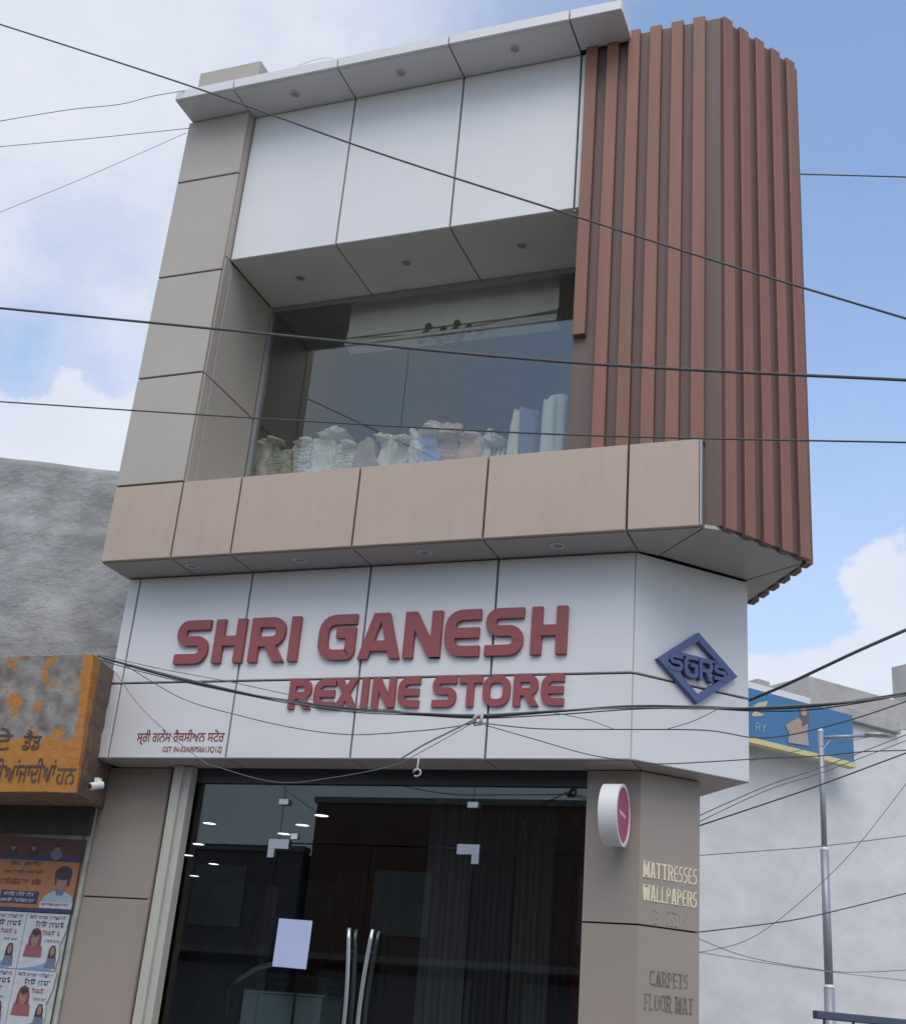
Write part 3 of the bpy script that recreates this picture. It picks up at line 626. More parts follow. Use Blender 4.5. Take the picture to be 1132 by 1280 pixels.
# ------------------------------------------------------------------ cloth behind the upper window
def bundle(px0, px1, ptop, m, label, y=1.12, dy=0.28, seed=0, slump=0.0):
    a = onY(px0, ptop, y); b = onY(px1, ptop, y); z1 = (a.z+b.z)/2; z0 = 5.36
    x0, x1 = a.x, b.x; nx, nz_, ny = 12, 34, 4; rnd = random.Random(seed); tilt = rnd.uniform(-.13,.13); lean = rnd.uniform(-.05,.05); mb = MB(); idx = {}; vs = []; fs = []
    def pt(i, j, k):
        key = (i,j,k)
        if key in idx: return idx[key]
        u, v, wv = i/nx, j/ny, k/nz_
        x = x0+(x1-x0)*u; yy = y+dy*v; z = z0+(z1-z0)*wv
        # round the top and pull the sides in
        cu2 = (2*u-1); top = max(0, (wv-.75)/.25)
        z -= .018*top*cu2**4 + top*(tilt*(u-.5) + .02*math.sin(u*7+seed)) 
        x = (x0+x1)/2 + (x-(x0+x1)/2)*(1.10-.10*top) + lean*(wv-.6)
        lay = math.sin(z*95 + 3*mnoise.noise(V(x*9, seed, z*6)))*.006       # the edges of the folded layers
        q = mnoise.noise_vector(V(x*7+seed*3.1, yy*6, z*8))*0.044 + mnoise.noise_vector(V(x*22+seed, yy*18, z*26))*0.012 + V(0,-lay,0)
        if k == 0: q = V(0,0,0)
        vs.append(V(x,yy,z)+q); idx[key] = len(vs)-1; return idx[key]
    for i in range(nx):
        for k in range(nz_):
            fs.append((pt(i,0,k),pt(i+1,0,k),pt(i+1,0,k+1),pt(i,0,k+1))); fs.append((pt(i,ny,k),pt(i,ny,k+1),pt(i+1,ny,k+1),pt(i+1,ny,k)))
        for j in range(ny): fs.append((pt(i,j,nz_),pt(i+1,j,nz_),pt(i+1,j+1,nz_),pt(i,j+1,nz_)))
    for j in range(ny):
        for k in range(nz_):
            fs.append((pt(0,j,k),pt(0,j,k+1),pt(0,j+1,k+1),pt(0,j+1,k))); fs.append((pt(nx,j,k),pt(nx,j+1,k),pt(nx,j+1,k+1),pt(nx,j,k+1)))
    mb.add(vs, fs); o = mb.build('fabric_bundle', m, smooth=True)
    return props(o, label, 'fabric', 'cloth piled in the upper window')
WHT = (0.62,0.62,0.60)
specs = [  # px0, px1, top, colours, kind, scale, label
 (314,336,551,(0.30,0.28,0.25),WHT,'plain',5,'grey beige folded cloth at the far left of the upper window'),
 (330,350,556,(0.10,0.16,0.17),(0.42,0.42,0.40),'swirl',9,'dark teal patterned cloth second from left in upper window'),
 (347,372,562,(0.11,0.13,0.13),(0.45,0.43,0.36),'paisley',16,'dark leaf patterned cloth third from left in upper window'),
 (370,392,553,(0.20,0.28,0.42),WHT,'swirl',8,'blue and white scroll patterned cloth'),
 (391,417,546,(0.40,0.50,0.58),WHT,'paisley',12,'pale blue and white patterned cloth beside the scroll print'),
 (416,446,556,(0.34,0.30,0.27),(0.70,0.70,0.68),'swirl',10,'white rose patterned cloth on grey ground'),
 (447,472,549,(0.26,0.24,0.235),(0.33,0.30,0.29),'plain',7,'plain taupe cloth bundle left of the cream one'),
 (473,490,545,(0.55,0.52,0.44),(0.66,0.63,0.55),'plain',6,'cream cloth with a crumpled top'),
 (489,516,551,(0.44,0.45,0.40),(0.52,0.52,0.46),'plain',4,'plain sage grey cloth left of the pane joint'),
 (514,530,538,(0.22,0.34,0.42),WHT,'paisley',14,'teal and white patterned cloth at the pane joint'),
 (526,548,533,(0.20,0.30,0.55),(0.28,0.38,0.60),'plain',5,'bright blue cloth right of the pane joint'),
 (546,574,532,(0.32,0.20,0.17),(0.50,0.36,0.30),'swirl',7,'brown and rose patterned cloth'),
 (573,598,541,(0.50,0.30,0.20),(0.56,0.36,0.26),'plain',6,'salmon orange cloth bundle'),
 (594,612,545,(0.50,0.46,0.42),(0.62,0.60,0.56),'plain',6,'pale grey cloth leaning right of the salmon one'),
 (609,632,540,(0.30,0.28,0.26),(0.55,0.52,0.48),'stripe',7,'grey striped cloth bundle'),
]
for i, (p0, p1, tp, ca, cb_, kd, sc, lb) in enumerate(specs):
    bundle(p0, p1, tp, cloth_mat('window_cloth_%d' % i, ca, cb_, kd, sc), lb, 1.06+.03*(i%3), .26, i+1, slump=.3*(i%2))
def crumple(px, py, y, rx, rz, m, label, seed):
    c = onY(px, py, y); nu, nv = 22, 12; vs = []; rnd = random.Random(seed); rot = rnd.uniform(-.6,.6)
    for j in range(nv+1):
        th_ = math.pi*j/nv
        for i in range(nu):
            ph = 2*math.pi*i/nu; d = V(math.sin(th_)*math.cos(ph), math.sin(th_)*math.sin(ph), math.cos(th_))
            k = 1 + .55*mnoise.noise(d*1.7 + V(seed*7,0,0)) + .30*abs(mnoise.noise(d*4.2 + V(0,seed*5,0)))
            p_ = V(d.x*rx*k, d.y*.10*k, d.z*rz*k)
            vs.append(c + V(p_.x*math.cos(rot)-p_.z*math.sin(rot)*.6, p_.y, p_.x*math.sin(rot)*.6+p_.z*math.cos(rot)))
    fs = [(j*nu+i, j*nu+(i+1)%nu, (j+1)*nu+(i+1)%nu, (j+1)*nu+i) for j in range(nv) for i in range(nu)]
    return props(MB().add(vs, fs).build('crumpled_cloth', m, smooth=True), label, 'fabric', 'cloth piled in the upper window')
for i, (px, py, rx, rz, cA, cB, kd, lb) in enumerate(((322,556,.09,.035,(0.48,0.45,0.40),(0.62,0.60,0.55),'plain','beige crumpled cloth heaped over the far left bundle'),
    (345,553,.07,.03,(0.34,0.34,0.32),(0.5,0.5,0.46),'swirl','grey crumpled cloth on the dark teal bundle'),
    (384,555,.10,.03,(0.55,0.56,0.56),(0.68,0.68,0.67),'plain','white crumpled cloth on the blue scroll print'),
    (416,544,.12,.055,(0.44,0.48,0.48),(0.58,0.60,0.58),'stripe','large pale grey rolled cloth topping the left pile'),
    (437,557,.07,.03,(0.50,0.50,0.48),(0.66,0.66,0.64),'paisley','white patterned scrap on the rose print'),
    (480,549,.08,.03,(0.60,0.57,0.50),(0.70,0.68,0.62),'plain','cream crumpled scrap on the cream cloth'),
    (507,551,.08,.03,(0.40,0.44,0.44),(0.55,0.57,0.54),'stripe','grey green scrap beside the pane joint'),
    (540,540,.11,.035,(0.55,0.52,0.46),(0.66,0.64,0.58),'plain','cream cloth draped over the bright blue bundle'),
    (562,543,.09,.05,(0.40,0.26,0.22),(0.56,0.44,0.38),'swirl','rose brown crumpled cloth right of the cream drape'),
    (590,547,.08,.035,(0.52,0.36,0.28),(0.58,0.44,0.36),'plain','salmon crumpled scrap on the salmon bundle'),
    (618,552,.10,.04,(0.44,0.42,0.40),(0.58,0.56,0.53),'stripe','grey crumpled cloth before the cream roll'))):
    crumple(px, py, 1.10, rx, rz, cloth_mat('scrap_cloth_%d' % i, cA, cB, kd, 14), lb, i+3)
for i, (p0, p1, tp, yy, cA, lb) in enumerate(((404,428,537,1.36,(0.48,0.53,0.55),'pale rolled cloth lying on top of the pile'),(530,566,530,1.40,(0.55,0.52,0.46),'cream cloth heaped behind the blue one'))):
    bundle(p0, p1, tp, cloth_mat('rear_cloth_%d' % i, cA, tuple(c*1.2 for c in cA), 'plain', 5), lb, yy, .22, 40+i)
for i, (pb, pt_, yy, r, cA, lb) in enumerate(((636,647,1.10,.075,(0.50,0.48,0.38),'cream cloth roll standing upright in the upper window'),(662,662,1.14,.085,(0.13,0.155,0.235),'navy cloth roll standing beside the cream roll'),(683,694,1.10,.095,(0.50,0.56,0.58),'pale grey cloth roll leaning at the right window edge'))):
    top = onY(pt_, (513,515,500)[i], yy); base = V(onY(pb, 590, yy).x, yy, 5.36)
    m = cloth_mat('roll_cloth_%d' % i, cA, tuple(c*1.2 for c in cA), 'plain', 4)
    nr = 16; mb = MB().tube([base.lerp(top, k/nr) for k in range(nr+1)], [r*(1 if i else 1-.55*max(0,(k/nr-.45)/.55)) for k in range(nr+1)], 28)
    for q_ in mb.v:                                       # loose wound cloth: a few vertical folds
        an = math.atan2(q_.y-yy, q_.x-base.x); f_ = mnoise.noise(V(math.cos(an)*2.6+i*5, math.sin(an)*2.6, q_.z*1.3))*.030 + mnoise.noise(V(math.cos(an)*7, math.sin(an)*7+i, q_.z*2.5))*.010
        q_.x += math.cos(an)*f_; q_.y += math.sin(an)*f_; q_.z += .03*math.sin(an*2+i) if q_.z > top.z-.04 else 0
    o = mb.build('fabric_roll', m, smooth=True); props(o, lb, 'fabric')
# plaster pelmet with rose ornament hanging inside near the glass
pm = thing('ceiling_pelmet', (2.4,1.35,7.0), 'white moulded ceiling pelmet with rose ornament inside the upper window', 'pelmet')
M_PLAS = mat('white_gypsum', (0.74,0.75,0.74), 0.8, var=.04)
py_ = 1.10
pl, pr_ = onY(432,440,py_), onY(697,398,py_)
zlo = (pl.z+pr_.z)/2
MB().box((pl.x,py_,zlo+.10),(pr_.x,py_+.05,8.04)).build('board', M_PLAS, pm)
for k, (dz, h, o_) in enumerate(((0.0,.03,.05),(.045,.03,.032),(.10,.05,.018))): MB().box((pl.x,py_-o_,zlo+dz),(pr_.x,py_+.12,zlo+dz+h)).build('moulding', M_PLAS, pm)
MB().tube([onY(430,423,py_-.03), onY(540,418,py_-.03), onY(697,387,py_-.03)], .008, 6).build('cord', M_ALU, pm)
M_ORN = mat('tarnished_bronze', (0.10,0.075,0.055), 0.6, var=.3, vscale=30)
oc = onY(560,417,py_-.02)
for k in range(16):
    an = k*2.4; rr = .03+.012*k
    c = V(oc.x+rr*1.7*math.cos(an), py_-.02, oc.z+rr*.55*math.sin(an))
    MB().disc(c, (0,-1,0), .026+.008*(k%3), .02, 7, rx=.034).build('petal', M_ORN, pm)

# ------------------------------------------------------------------ the neighbour on the left
nb = thing('neighbour_building', (-3.0, 0.9, 0.12), 'low grey plastered building left of the store with orange canopy', 'building')
mb = MB(); nx, nz_ = 70, 44; vs = []
xl, xr = -7.5, -0.02
for k in range(nz_+1):
    for i in range(nx+1):
        x = xl+(xr-xl)*i/nx; ztop = 6.06 - (x+0.0)*0.194; z = 4.0 + (ztop-4.0)*k/nz_
        dep = mnoise.noise(V(x*2.2,0,z*4))*.022 + mnoise.noise(V(x*7,3,z*13))*.011 + (-.02 if z > 5.55-(x+.5)*.16 else .012)
        vs.append((x, 0.90 - dep - .03, z))
b0 = len(vs)
for i in range(nx+1): vs.append((xl+(xr-xl)*i/nx, 1.20, 6.06-(xl+(xr-xl)*i/nx)*0.194))
fs = [(k*(nx+1)+i, k*(nx+1)+i+1, (k+1)*(nx+1)+i+1, (k+1)*(nx+1)+i) for k in range(nz_) for i in range(nx)]
fs += [(nz_*(nx+1)+i, nz_*(nx+1)+i+1, b0+i+1, b0+i) for i in range(nx)]
mb.add(vs, fs); mb.build('wall', M_PLASTER, nb, smooth=True)
MB().prism([(-7.5,0.965),(-0.03,0.965),(-4.0,7.0),(-11,7.0)], 0.12, 6.0).build('body', M_PLASTER, nb)
# orange painted concrete canopy with worn lower edge
m = bpy.data.materials.new('peeling_orange_paint'); m.use_nodes = True; t = m.node_tree; p = t.nodes['Principled BSDF']; p.inputs['Roughness'].default_value = 0.85; p.inputs['Specular IOR Level'].default_value = .2
ge = t.nodes.new('ShaderNodeNewGeometry'); sp = t.nodes.new('ShaderNodeSeparateXYZ'); t.links.new(ge.outputs['Position'], sp.inputs[0])
def tn(scale, det=6):
    n = t.nodes.new('ShaderNodeTexNoise'); n.inputs['Scale'].default_value = scale; n.inputs['Detail'].default_value = det; t.links.new(ge.outputs['Position'], n.inputs['Vector']); return n.outputs[0]
def tm(op, a, b=0.0):
    n = t.nodes.new('ShaderNodeMath'); n.operation = op
    for i, q in enumerate((a,b)):
        if isinstance(q,(int,float)): n.inputs[i].default_value = q
        else: t.links.new(q, n.inputs[i])
    return n.outputs[0]
def tr_(v, a, b):
    n = t.nodes.new('ShaderNodeMapRange'); n.interpolation_type = 'SMOOTHSTEP'; t.links.new(v, n.inputs[0]); n.inputs[1].default_value = a; n.inputs[2].default_value = b; return n.outputs[0]
wob = tm('ADD', tm('MULTIPLY', tm('SUBTRACT', tn(6, 9), .5), .30), tm('MULTIPLY', tm('SUBTRACT', tn(23, 4), .5), .06))
low = tr_(tm('ADD', sp.outputs['Z'], wob), 3.47, 3.44)                      # sound paint along the bottom
edge = tr_(tm('ADD', sp.outputs['X'], tm('MULTIPLY', wob, .35)), 0.085, 0.105)  # and along the right edge
isl = tm('MAXIMUM', tr_(tn(5.2), 0.585, 0.61), tr_(tn(14), 0.66, 0.68))
keep = tm('MAXIMUM', tm('MAXIMUM', low, edge), isl)
frontm = tr_(sp.outputs['Y'], 0.09, 0.06)
keep = tm('MULTIPLY', keep, tm('MAXIMUM', frontm, tm('MULTIPLY', tr_(tn(9), .55, .65), .5)))
rg = t.nodes.new('ShaderNodeValToRGB'); rg.color_ramp.elements[0].color = (0.16,0.135,0.12,1); rg.color_ramp.elements[1].color = (0.34,0.325,0.30,1); rg.color_ramp.elements[0].position = .3; rg.color_ramp.elements[1].position = .68; t.links.new(tn(7), rg.inputs[0])
ro = t.nodes.new('ShaderNodeValToRGB'); ro.color_ramp.elements[0].color = (0.40,0.165,0.045,1); ro.color_ramp.elements[1].color = (0.50,0.235,0.065,1); t.links.new(tn(11), ro.inputs[0])
mx = t.nodes.new('ShaderNodeMix'); mx.data_type = 'RGBA'; t.links.new(keep, mx.inputs['Factor']); mb_ = t.nodes.new('ShaderNodeMix'); mb_.data_type = 'RGBA'; t.links.new(frontm, mb_.inputs['Factor']); mb_.inputs['A'].default_value = (0.17,0.125,0.105,1); t.links.new(rg.outputs[0], mb_.inputs['B']); t.links.new(mb_.outputs['Result'], mx.inputs['A']); t.links.new(ro.outputs[0], mx.inputs['B']); t.links.new(mx.outputs['Result'], p.inputs['Base Color'])
bp_ = t.nodes.new('ShaderNodeBump'); bp_.inputs['Strength'].default_value = .5; bp_.inputs['Distance'].default_value = .02; t.links.new(tn(16), bp_.inputs['Height']); t.links.new(bp_.outputs[0], p.inputs['Normal'])
M_ORANGE = m
mb = MB(); vs = []; nx, nz_ = 60, 16
CX0, CX1, CZ0, CZ1 = -4.0, 0.17, 3.055, 4.10
def cpt(x, f, base=0):
    z = CZ0+(CZ1-CZ0)*f; y = 0.045 - .12*f
    return V(x + mnoise.noise(V(x*3,z*3,base))*.012 + mnoise.noise(V(x*9,z*11,base+4))*.006, y + mnoise.noise(V(x*4,z*5,1+base))*.004, z + mnoise.noise(V(x*5,2,f*3))*.014 + mnoise.noise(V(x*17,5,f*5))*.008)
for k in range(nz_+1):
    for i in range(nx+1): vs.append(cpt(CX0+(CX1-CX0)*i/nx, k/nz_))
W = nx+1
fs = [(k*W+i,k*W+i+1,(k+1)*W+i+1,(k+1)*W+i) for k in range(nz_) for i in range(nx)]
# right end runs back and to the left; then soffit and top
eb = len(vs); ne = 6
for k in range(nz_+1):
    c = vs[k*W+nx]
    for j in range(1, ne+1):
        g_ = j/ne; vs.append(V(c.x - .23*g_ + mnoise.noise(V(g_*4,k*.6,5))*.008, c.y + (.80-c.y)*g_, c.z + mnoise.noise(V(g_*5,k*.5,9))*.006))
def ep(k, j): return k*W+nx if j == 0 else eb+k*ne+j-1
fs += [(ep(k,j),ep(k,j+1),ep(k+1,j+1),ep(k+1,j)) for k in range(nz_) for j in range(ne)]
bl = len(vs); vs += [V(CX0,.80,CZ0), V(CX0,.80,CZ1)]
fs += [tuple(range(0,W)) + tuple(ep(0,j) for j in range(1,ne+1)) + (bl,)]
fs += [tuple(nz_*W+i for i in range(W)) + tuple(ep(nz_,j) for j in range(1,ne+1)) + (bl+1,)]
mb.add(vs, fs); can = mb.build('canopy', M_ORANGE, nb)
M_PAINTTXT = mat('brown_brush_paint', (0.09, 0.065, 0.06), 0.8, var=.3, vscale=20)
CV = V(0,-.115,1.0)
for s_, pxl, pyl, pxr, h, bo in (('ੀਆਂ', -12, 976, 18, .20, .006),('ਜਾਦੀਆਂ', 17, 976, 63, .20, .006),('ਹਨ', 64, 979, 88, .19, .0),('ਡੈਂਡ', 25, 937, 48, .17, .0),('ਟੇ', -14, 937, 12, .19, .0)):
    a = onY(pxl,pyl,-.005); b = onY(pxr,pyl,-.005)
    yy = .045 - .12*(a.z-CZ0)/(CZ1-CZ0) - .006
    textobj('painted_word', s_, (a.x,yy,a.z), X, CV + X*.10, FY, h, M_PAINTTXT, nb, b.x-a.x, .0012, bo)
# under the canopy: wall with posters
M_BEAMSHADE = mat('brown_paint_with_canopy_shade', (0.055,0.042,0.040), .8, var=.2, vscale=6)  # brown with the canopy's shade mixed into it; the conduit shares it
M_TURQ = mat('scuffed_pale_wall', (0.40,0.42,0.38), 0.9, var=.2, vscale=7, bump=.3, bscale=20, col2=(0.48,0.50,0.46))
MB().box((-4.0,0.68,0.12),(-0.083,0.90,3.06)).build('lower_wall', M_TURQ, nb)
MB().box((-4.0,0.62,2.835),(-0.09,0.679,3.05)).build('shade_beam', M_BEAMSHADE, nb)  # dark strip added along the wall top, canopy shade put into its colour
MB().tube([(-0.115,0.60,3.04),(-0.115,0.655,2.6),(-0.11,0.655,0.13)], .007, 8).build('conduit', M_BEAMSHADE, nb)
cc_ = thing('security_camera', onY(121,978,.30)+V(0,0,-.1), 'small white security camera on the orange canopy end', 'camera')
q = onY(122,982,.12)
MB().tube([q+V(-.02,-.06,-.02), q+V(.02,.03,.01)], .028, 12).build('body', M_WPLAST, cc_, smooth=False)
MB().tube([q+V(-.022,-.066,-.022), q+V(-.020,-.06,-.02)], .020, 12).build('lens', M_BLACK, cc_)
MB().tube([q+V(.0,.01,.02), q+V(-.03,.05,.045)], .012, 8).box((q.x-.06,q.y+.03,q.z+.03),(q.x-.02,q.y+.07,q.z+.065)).build('bracket', M_WPLAST, cc_)

PY = 0.672
def flat(name, pts, y, th, m, parent):
    vs = [V(a,y,b) for a, b in pts] + [V(a,y-th,b) for a, b in pts]; n = len(pts)
    return MB().add(vs, [tuple(range(n)), tuple(range(2*n-1,n-1,-1))] + [(i,(i+1)%n,n+(i+1)%n,n+i) for i in range(n)]).build(name, m, parent)
def ell(cx_, cz_, rx, rz, n=20, a0=0, a1=2*math.pi): return [(cx_+rx*math.cos(a0+(a1-a0)*i/n), cz_+rz*math.sin(a0+(a1-a0)*i/n)) for i in range(n)]
def pxz(x, y): q = onY(x, y, PY); return (q.x, q.z)
mo = lambda n, c: mat('print_' + n, c, .6, var=.12, vscale=25)
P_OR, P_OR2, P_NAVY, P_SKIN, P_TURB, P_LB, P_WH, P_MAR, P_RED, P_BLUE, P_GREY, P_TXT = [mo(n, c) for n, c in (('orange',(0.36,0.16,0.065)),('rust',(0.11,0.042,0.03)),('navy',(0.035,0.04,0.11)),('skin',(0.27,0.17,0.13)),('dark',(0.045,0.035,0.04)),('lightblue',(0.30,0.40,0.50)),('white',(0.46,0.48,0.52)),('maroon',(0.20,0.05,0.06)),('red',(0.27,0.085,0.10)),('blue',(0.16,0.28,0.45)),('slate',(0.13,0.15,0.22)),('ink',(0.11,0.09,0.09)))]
ps = thing('election_poster', (-0.5,PY,2.25), 'orange printed poster with a turbaned portrait, under the canopy', 'poster')
tl, tr, br_, bl_ = (-1.35,2.83), (-0.105,2.80), (-0.112,2.235), (-1.35,2.235)
flat('sheet', [bl_, br_, tr, tl], PY, .004, P_OR, ps)
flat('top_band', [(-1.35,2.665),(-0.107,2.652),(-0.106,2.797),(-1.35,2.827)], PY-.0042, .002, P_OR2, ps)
flat('rule', [(-1.35,2.635),(-0.107,2.622),(-0.107,2.655),(-1.35,2.668)], PY-.0065, .001, P_NAVY, ps)
flat('rule', [(-1.35,2.232),(-0.112,2.232),(-0.112,2.262),(-1.35,2.262)], PY-.0045, .002, P_NAVY, ps)
for cx_ in (-0.80,-0.60,-0.37):
    flat('portrait', ell(cx_,2.68,.055,.045), PY-.0066, .001, P_TURB if cx_ < -.5 else P_GREY, ps); flat('portrait', ell(cx_,2.735,.024,.034), PY-.0078, .001, P_SKIN, ps); flat('portrait', ell(cx_,2.752,.028,.022), PY-.009, .001, P_TURB, ps)
flat('seal', ell(-0.175,2.71,.05,.055), PY-.0066, .001, P_NAVY, ps); flat('seal', ell(-0.175,2.71,.038,.043), PY-.0078, .001, P_OR2, ps)
flat('portrait', [(-0.43,2.30),(-0.13,2.30),(-0.15,2.36),(-0.23,2.395),(-0.33,2.395),(-0.41,2.36)], PY-.0045, .001, P_LB, ps)
flat('portrait', [(-0.325,2.50),(-0.215,2.50),(-0.225,2.40),(-0.245,2.365),(-0.295,2.365),(-0.315,2.40)], PY-.0056, .001, P_GREY, ps)
flat('portrait', ell(-0.270,2.475,.050,.075), PY-.0067, .001, P_SKIN, ps)
flat('portrait', ell(-0.265,2.535,.078,.055), PY-.0079, .001, P_TURB, ps)
flat('portrait', [(-0.345,2.53),(-0.315,2.53),(-0.318,2.44),(-0.330,2.45)], PY-.0081, .001, P_TURB, ps); flat('portrait', [(-0.215,2.53),(-0.187,2.53),(-0.197,2.44),(-0.212,2.44)], PY-.0083, .001, P_TURB, ps)
flat('name_strip', [(-0.44,2.265),(-0.125,2.265),(-0.125,2.312),(-0.44,2.312)], PY-.0060, .001, P_WH, ps)
flat('caption_box', [(-0.835,2.29),(-0.47,2.29),(-0.465,2.385),(-0.83,2.39)], PY-.0045, .001, P_NAVY, ps)
def marks(parent, x0, x1, z, h, m, y, seed, name='print_line'):
    """an illegible printed line: joined head stroke with short verticals and hooks"""
    rnd = random.Random(seed); mb = MB(); x = x0
    while x < x1 - h*.6:
        wl = min(rnd.uniform(2.2,4.5)*h, x1-x)
        mb.box((x,y-.001,z+h*.78),(x+wl,y,z+h*.92)); xx = x + h*.15
        while xx < x+wl-h*.2:
            mb.box((xx,y-.0022,z+h*rnd.uniform(0,.15)),(xx+h*.13,y-.0012,z+h*.85))
            if rnd.random() < .6: mb.box((xx+h*.16,y-.0034,z+h*rnd.uniform(.1,.4)),(xx+h*.48,y-.0024,z+h*rnd.uniform(.45,.6)))
            if rnd.random() < .25: mb.box((xx,y-.0046,z+h*1.0),(xx+h*.4,y-.0036,z+h*1.15))
            xx += h*rnd.uniform(.5,.75)
        x += wl + h*.45
    return mb.build(name, m, parent)
for i, (x0, x1, z, h, m) in enumerate(((-0.80,-0.49,2.580,.036,P_TXT),(-0.85,-0.46,2.520,.028,P_TXT),(-0.98,-0.47,2.435,.045,P_MAR),(-0.80,-0.49,2.345,.030,P_WH),(-0.82,-0.49,2.300,.028,P_WH),(-0.42,-0.15,2.284,.018,P_RED))):
    marks(ps, x0, x1, z, h, m, PY-.0072, 50+i)
def leaflet(cx_, zt_, wd, h, lab, torn=False):
    o = thing('paper_leaflet', (cx_,PY,zt_-h), lab, 'poster', 'white leaflets pasted below the orange poster')
    y = PY-.001
    x0, x1 = cx_-wd/2, cx_+wd/2; z0, z1 = zt_-h, zt_
    pts = [(x0,z0),(x1-.05,z0),(x1-.03,z0+h*.25),(x1-.045,z0+h*.45),(x1-.01,z0+h*.7),(x1,z1),(x0,z1)] if torn else [(x0,z0),(x1,z0),(x1,z1),(x0,z1)]
    flat('sheet', pts, y, .003, P_WH, o); y -= .0032
    flat('swoosh', [(x0+.01,z0+.004),(x1-.07,z0+.004),(x1-.10,z0+h*.17),(cx_-.02,z0+.03)], y, .001, P_BLUE, o)
    c1 = cx_-wd*.20
    flat('portrait', [(c1-.085,z0+h*.22),(c1+.085,z0+h*.22),(c1+.08,z0+h*.40),(c1+.03,z0+h*.48),(c1-.03,z0+h*.48),(c1-.075,z0+h*.42)], y-.0011, .001, P_RED, o)
    flat('portrait', [(c1-.062,z0+h*.42),(c1+.062,z0+h*.42),(c1+.058,z0+h*.58),(c1+.040,z0+h*.70),(c1,z0+h*.745),(c1-.038,z0+h*.70),(c1-.056,z0+h*.58)], y-.0022, .001, P_MAR, o)
    flat('portrait', ell(c1+.002,z0+h*.545,.034,.060), y-.0033, .001, P_SKIN, o); flat('portrait', ell(c1+.002,z0+h*.645,.034,.022), y-.0044, .001, P_TURB, o)
    flat('portrait', [(c1-.022,z0+h*.575),(c1+.026,z0+h*.575),(c1+.026,z0+h*.585),(c1-.022,z0+h*.585)], y-.0046, .001, P_TURB, o); flat('portrait', [(c1-.010,z0+h*.462),(c1+.014,z0+h*.462),(c1+.014,z0+h*.474),(c1-.010,z0+h*.474)], y-.0046, .001, P_MAR, o)
    c2 = cx_+wd*.26
    flat('portrait', [(c2-.055,z0+.02),(c2+.05,z0+.02),(c2+.045,z0+h*.22),(c2+.01,z0+h*.29),(c2-.035,z0+h*.24)], y-.0011, .001, P_GREY, o)
    flat('portrait', [(c2-.038,z0+h*.22),(c2+.036,z0+h*.22),(c2+.032,z0+h*.36),(c2+.015,z0+h*.445),(c2-.014,z0+h*.44),(c2-.033,z0+h*.36)], y-.0022, .001, P_TURB, o); flat('portrait', ell(c2+.002,z0+h*.335,.019,.034), y-.0033, .001, P_SKIN, o)
    marks(o, x0+.03, x1-.03, z1-.045, .026, P_TXT, y, 3); marks(o, x0+.10, x1-.04, z1-.105, .040, P_NAVY, y, 8); marks(o, x0+.18, x1-.06, z1-.165, .036, P_RED, y, 12); marks(o, cx_+.02, x1-.05, z1-.215, .020, P_TXT, y, 17)
    return o
leaflet(-0.335,2.225,0.40,0.42,'white leaflet with red shawled portrait, directly under the orange poster', True)
leaflet(-0.740,2.225,0.40,0.42,'white leaflet cut off by the left edge, beside the torn leaflet')
leaflet(-0.345,1.800,0.38,0.42,'white leaflet with red shawled portrait, lowest by the torn edge', True)
leaflet(-0.735,1.800,0.39,0.42,'white leaflet lowest at the left edge')

# ------------------------------------------------------------------ white building, hoarding, lamp and gate on the right
rv = ray(3600, 1563); WD = V(rv.x, rv.y, 0).normalized(); WNn = V(WD.y, -WD.x, 0)
W0 = onD(1000, 900, 21.0); W0 = V(W0.x, W0.y, 0)
if WNn.dot(CAM-W0) < 0: WNn = -WNn
def onW(x, y, off=0.0): return onP(x, y, W0 + WNn*off, WNn)
def wbox(px0, py0, px1, py1, off, th, m, name, parent, bev=0.0):
    """slab on the wall's plane whose lower left / upper right corners are seen at these pixels"""
    a = onW(px0, py0, off); b = onW(px1, py1, off); l = (b-a).dot(WD)
    return MB().obox(a - WNn*th, WD*l, V(0,0,b.z-a.z), WNn*th, bev).build(name, m, parent)
wb = thing('white_building', W0 + WNn*-3, 'whitewashed two storey building across the side street', 'building')
s0 = (onW(820,900)-W0).dot(WD); 
def wslab(u0, u1, z0, z1, off, th, m, name): return MB().obox(W0 + WD*u0 + V(0,0,z0) + WNn*(off-th), WD*(u1-u0), V(0,0,z1-z0), WNn*th, .01).build(name, m, wb)
zr = onW(1100,905).z
wslab(-9.0, 14.0, 0.0, zr, 0.0, 5.0, M_WALLW, 'wall')
uA = (onW(1005,846,-.4)-W0).dot(WD); zA = onW(1005,846,-.4).z
wslab(uA, 14.0, zr+.003, zA, -.3, 3.5, M_CONC, 'parapet')
uB = (onW(1031,885)-W0).dot(WD); uC = (onW(1118,897)-W0).dot(WD)
wslab(uB, uC, zr-.12, zr+.10, 0.12, 0.115, M_CONC, 'ledge')
wslab(-2.5, uA-.02, zr+.003, zr+.22, -.25, .25, M_WALLW, 'parapet')
uD = (onW(976,865)-W0).dot(WD); wslab(uD-.22, uD+.05, zr+.225, onW(976,856,-.3).z, -.3, .25, M_CONC, 'stub_column')
uE = (onW(1128,850,-.3)-W0).dot(WD); wslab(uE+.30, uE+.9, zA+.003, onW(1128,824,-.3).z, -.4, .4, M_CONC, 'stub_column')
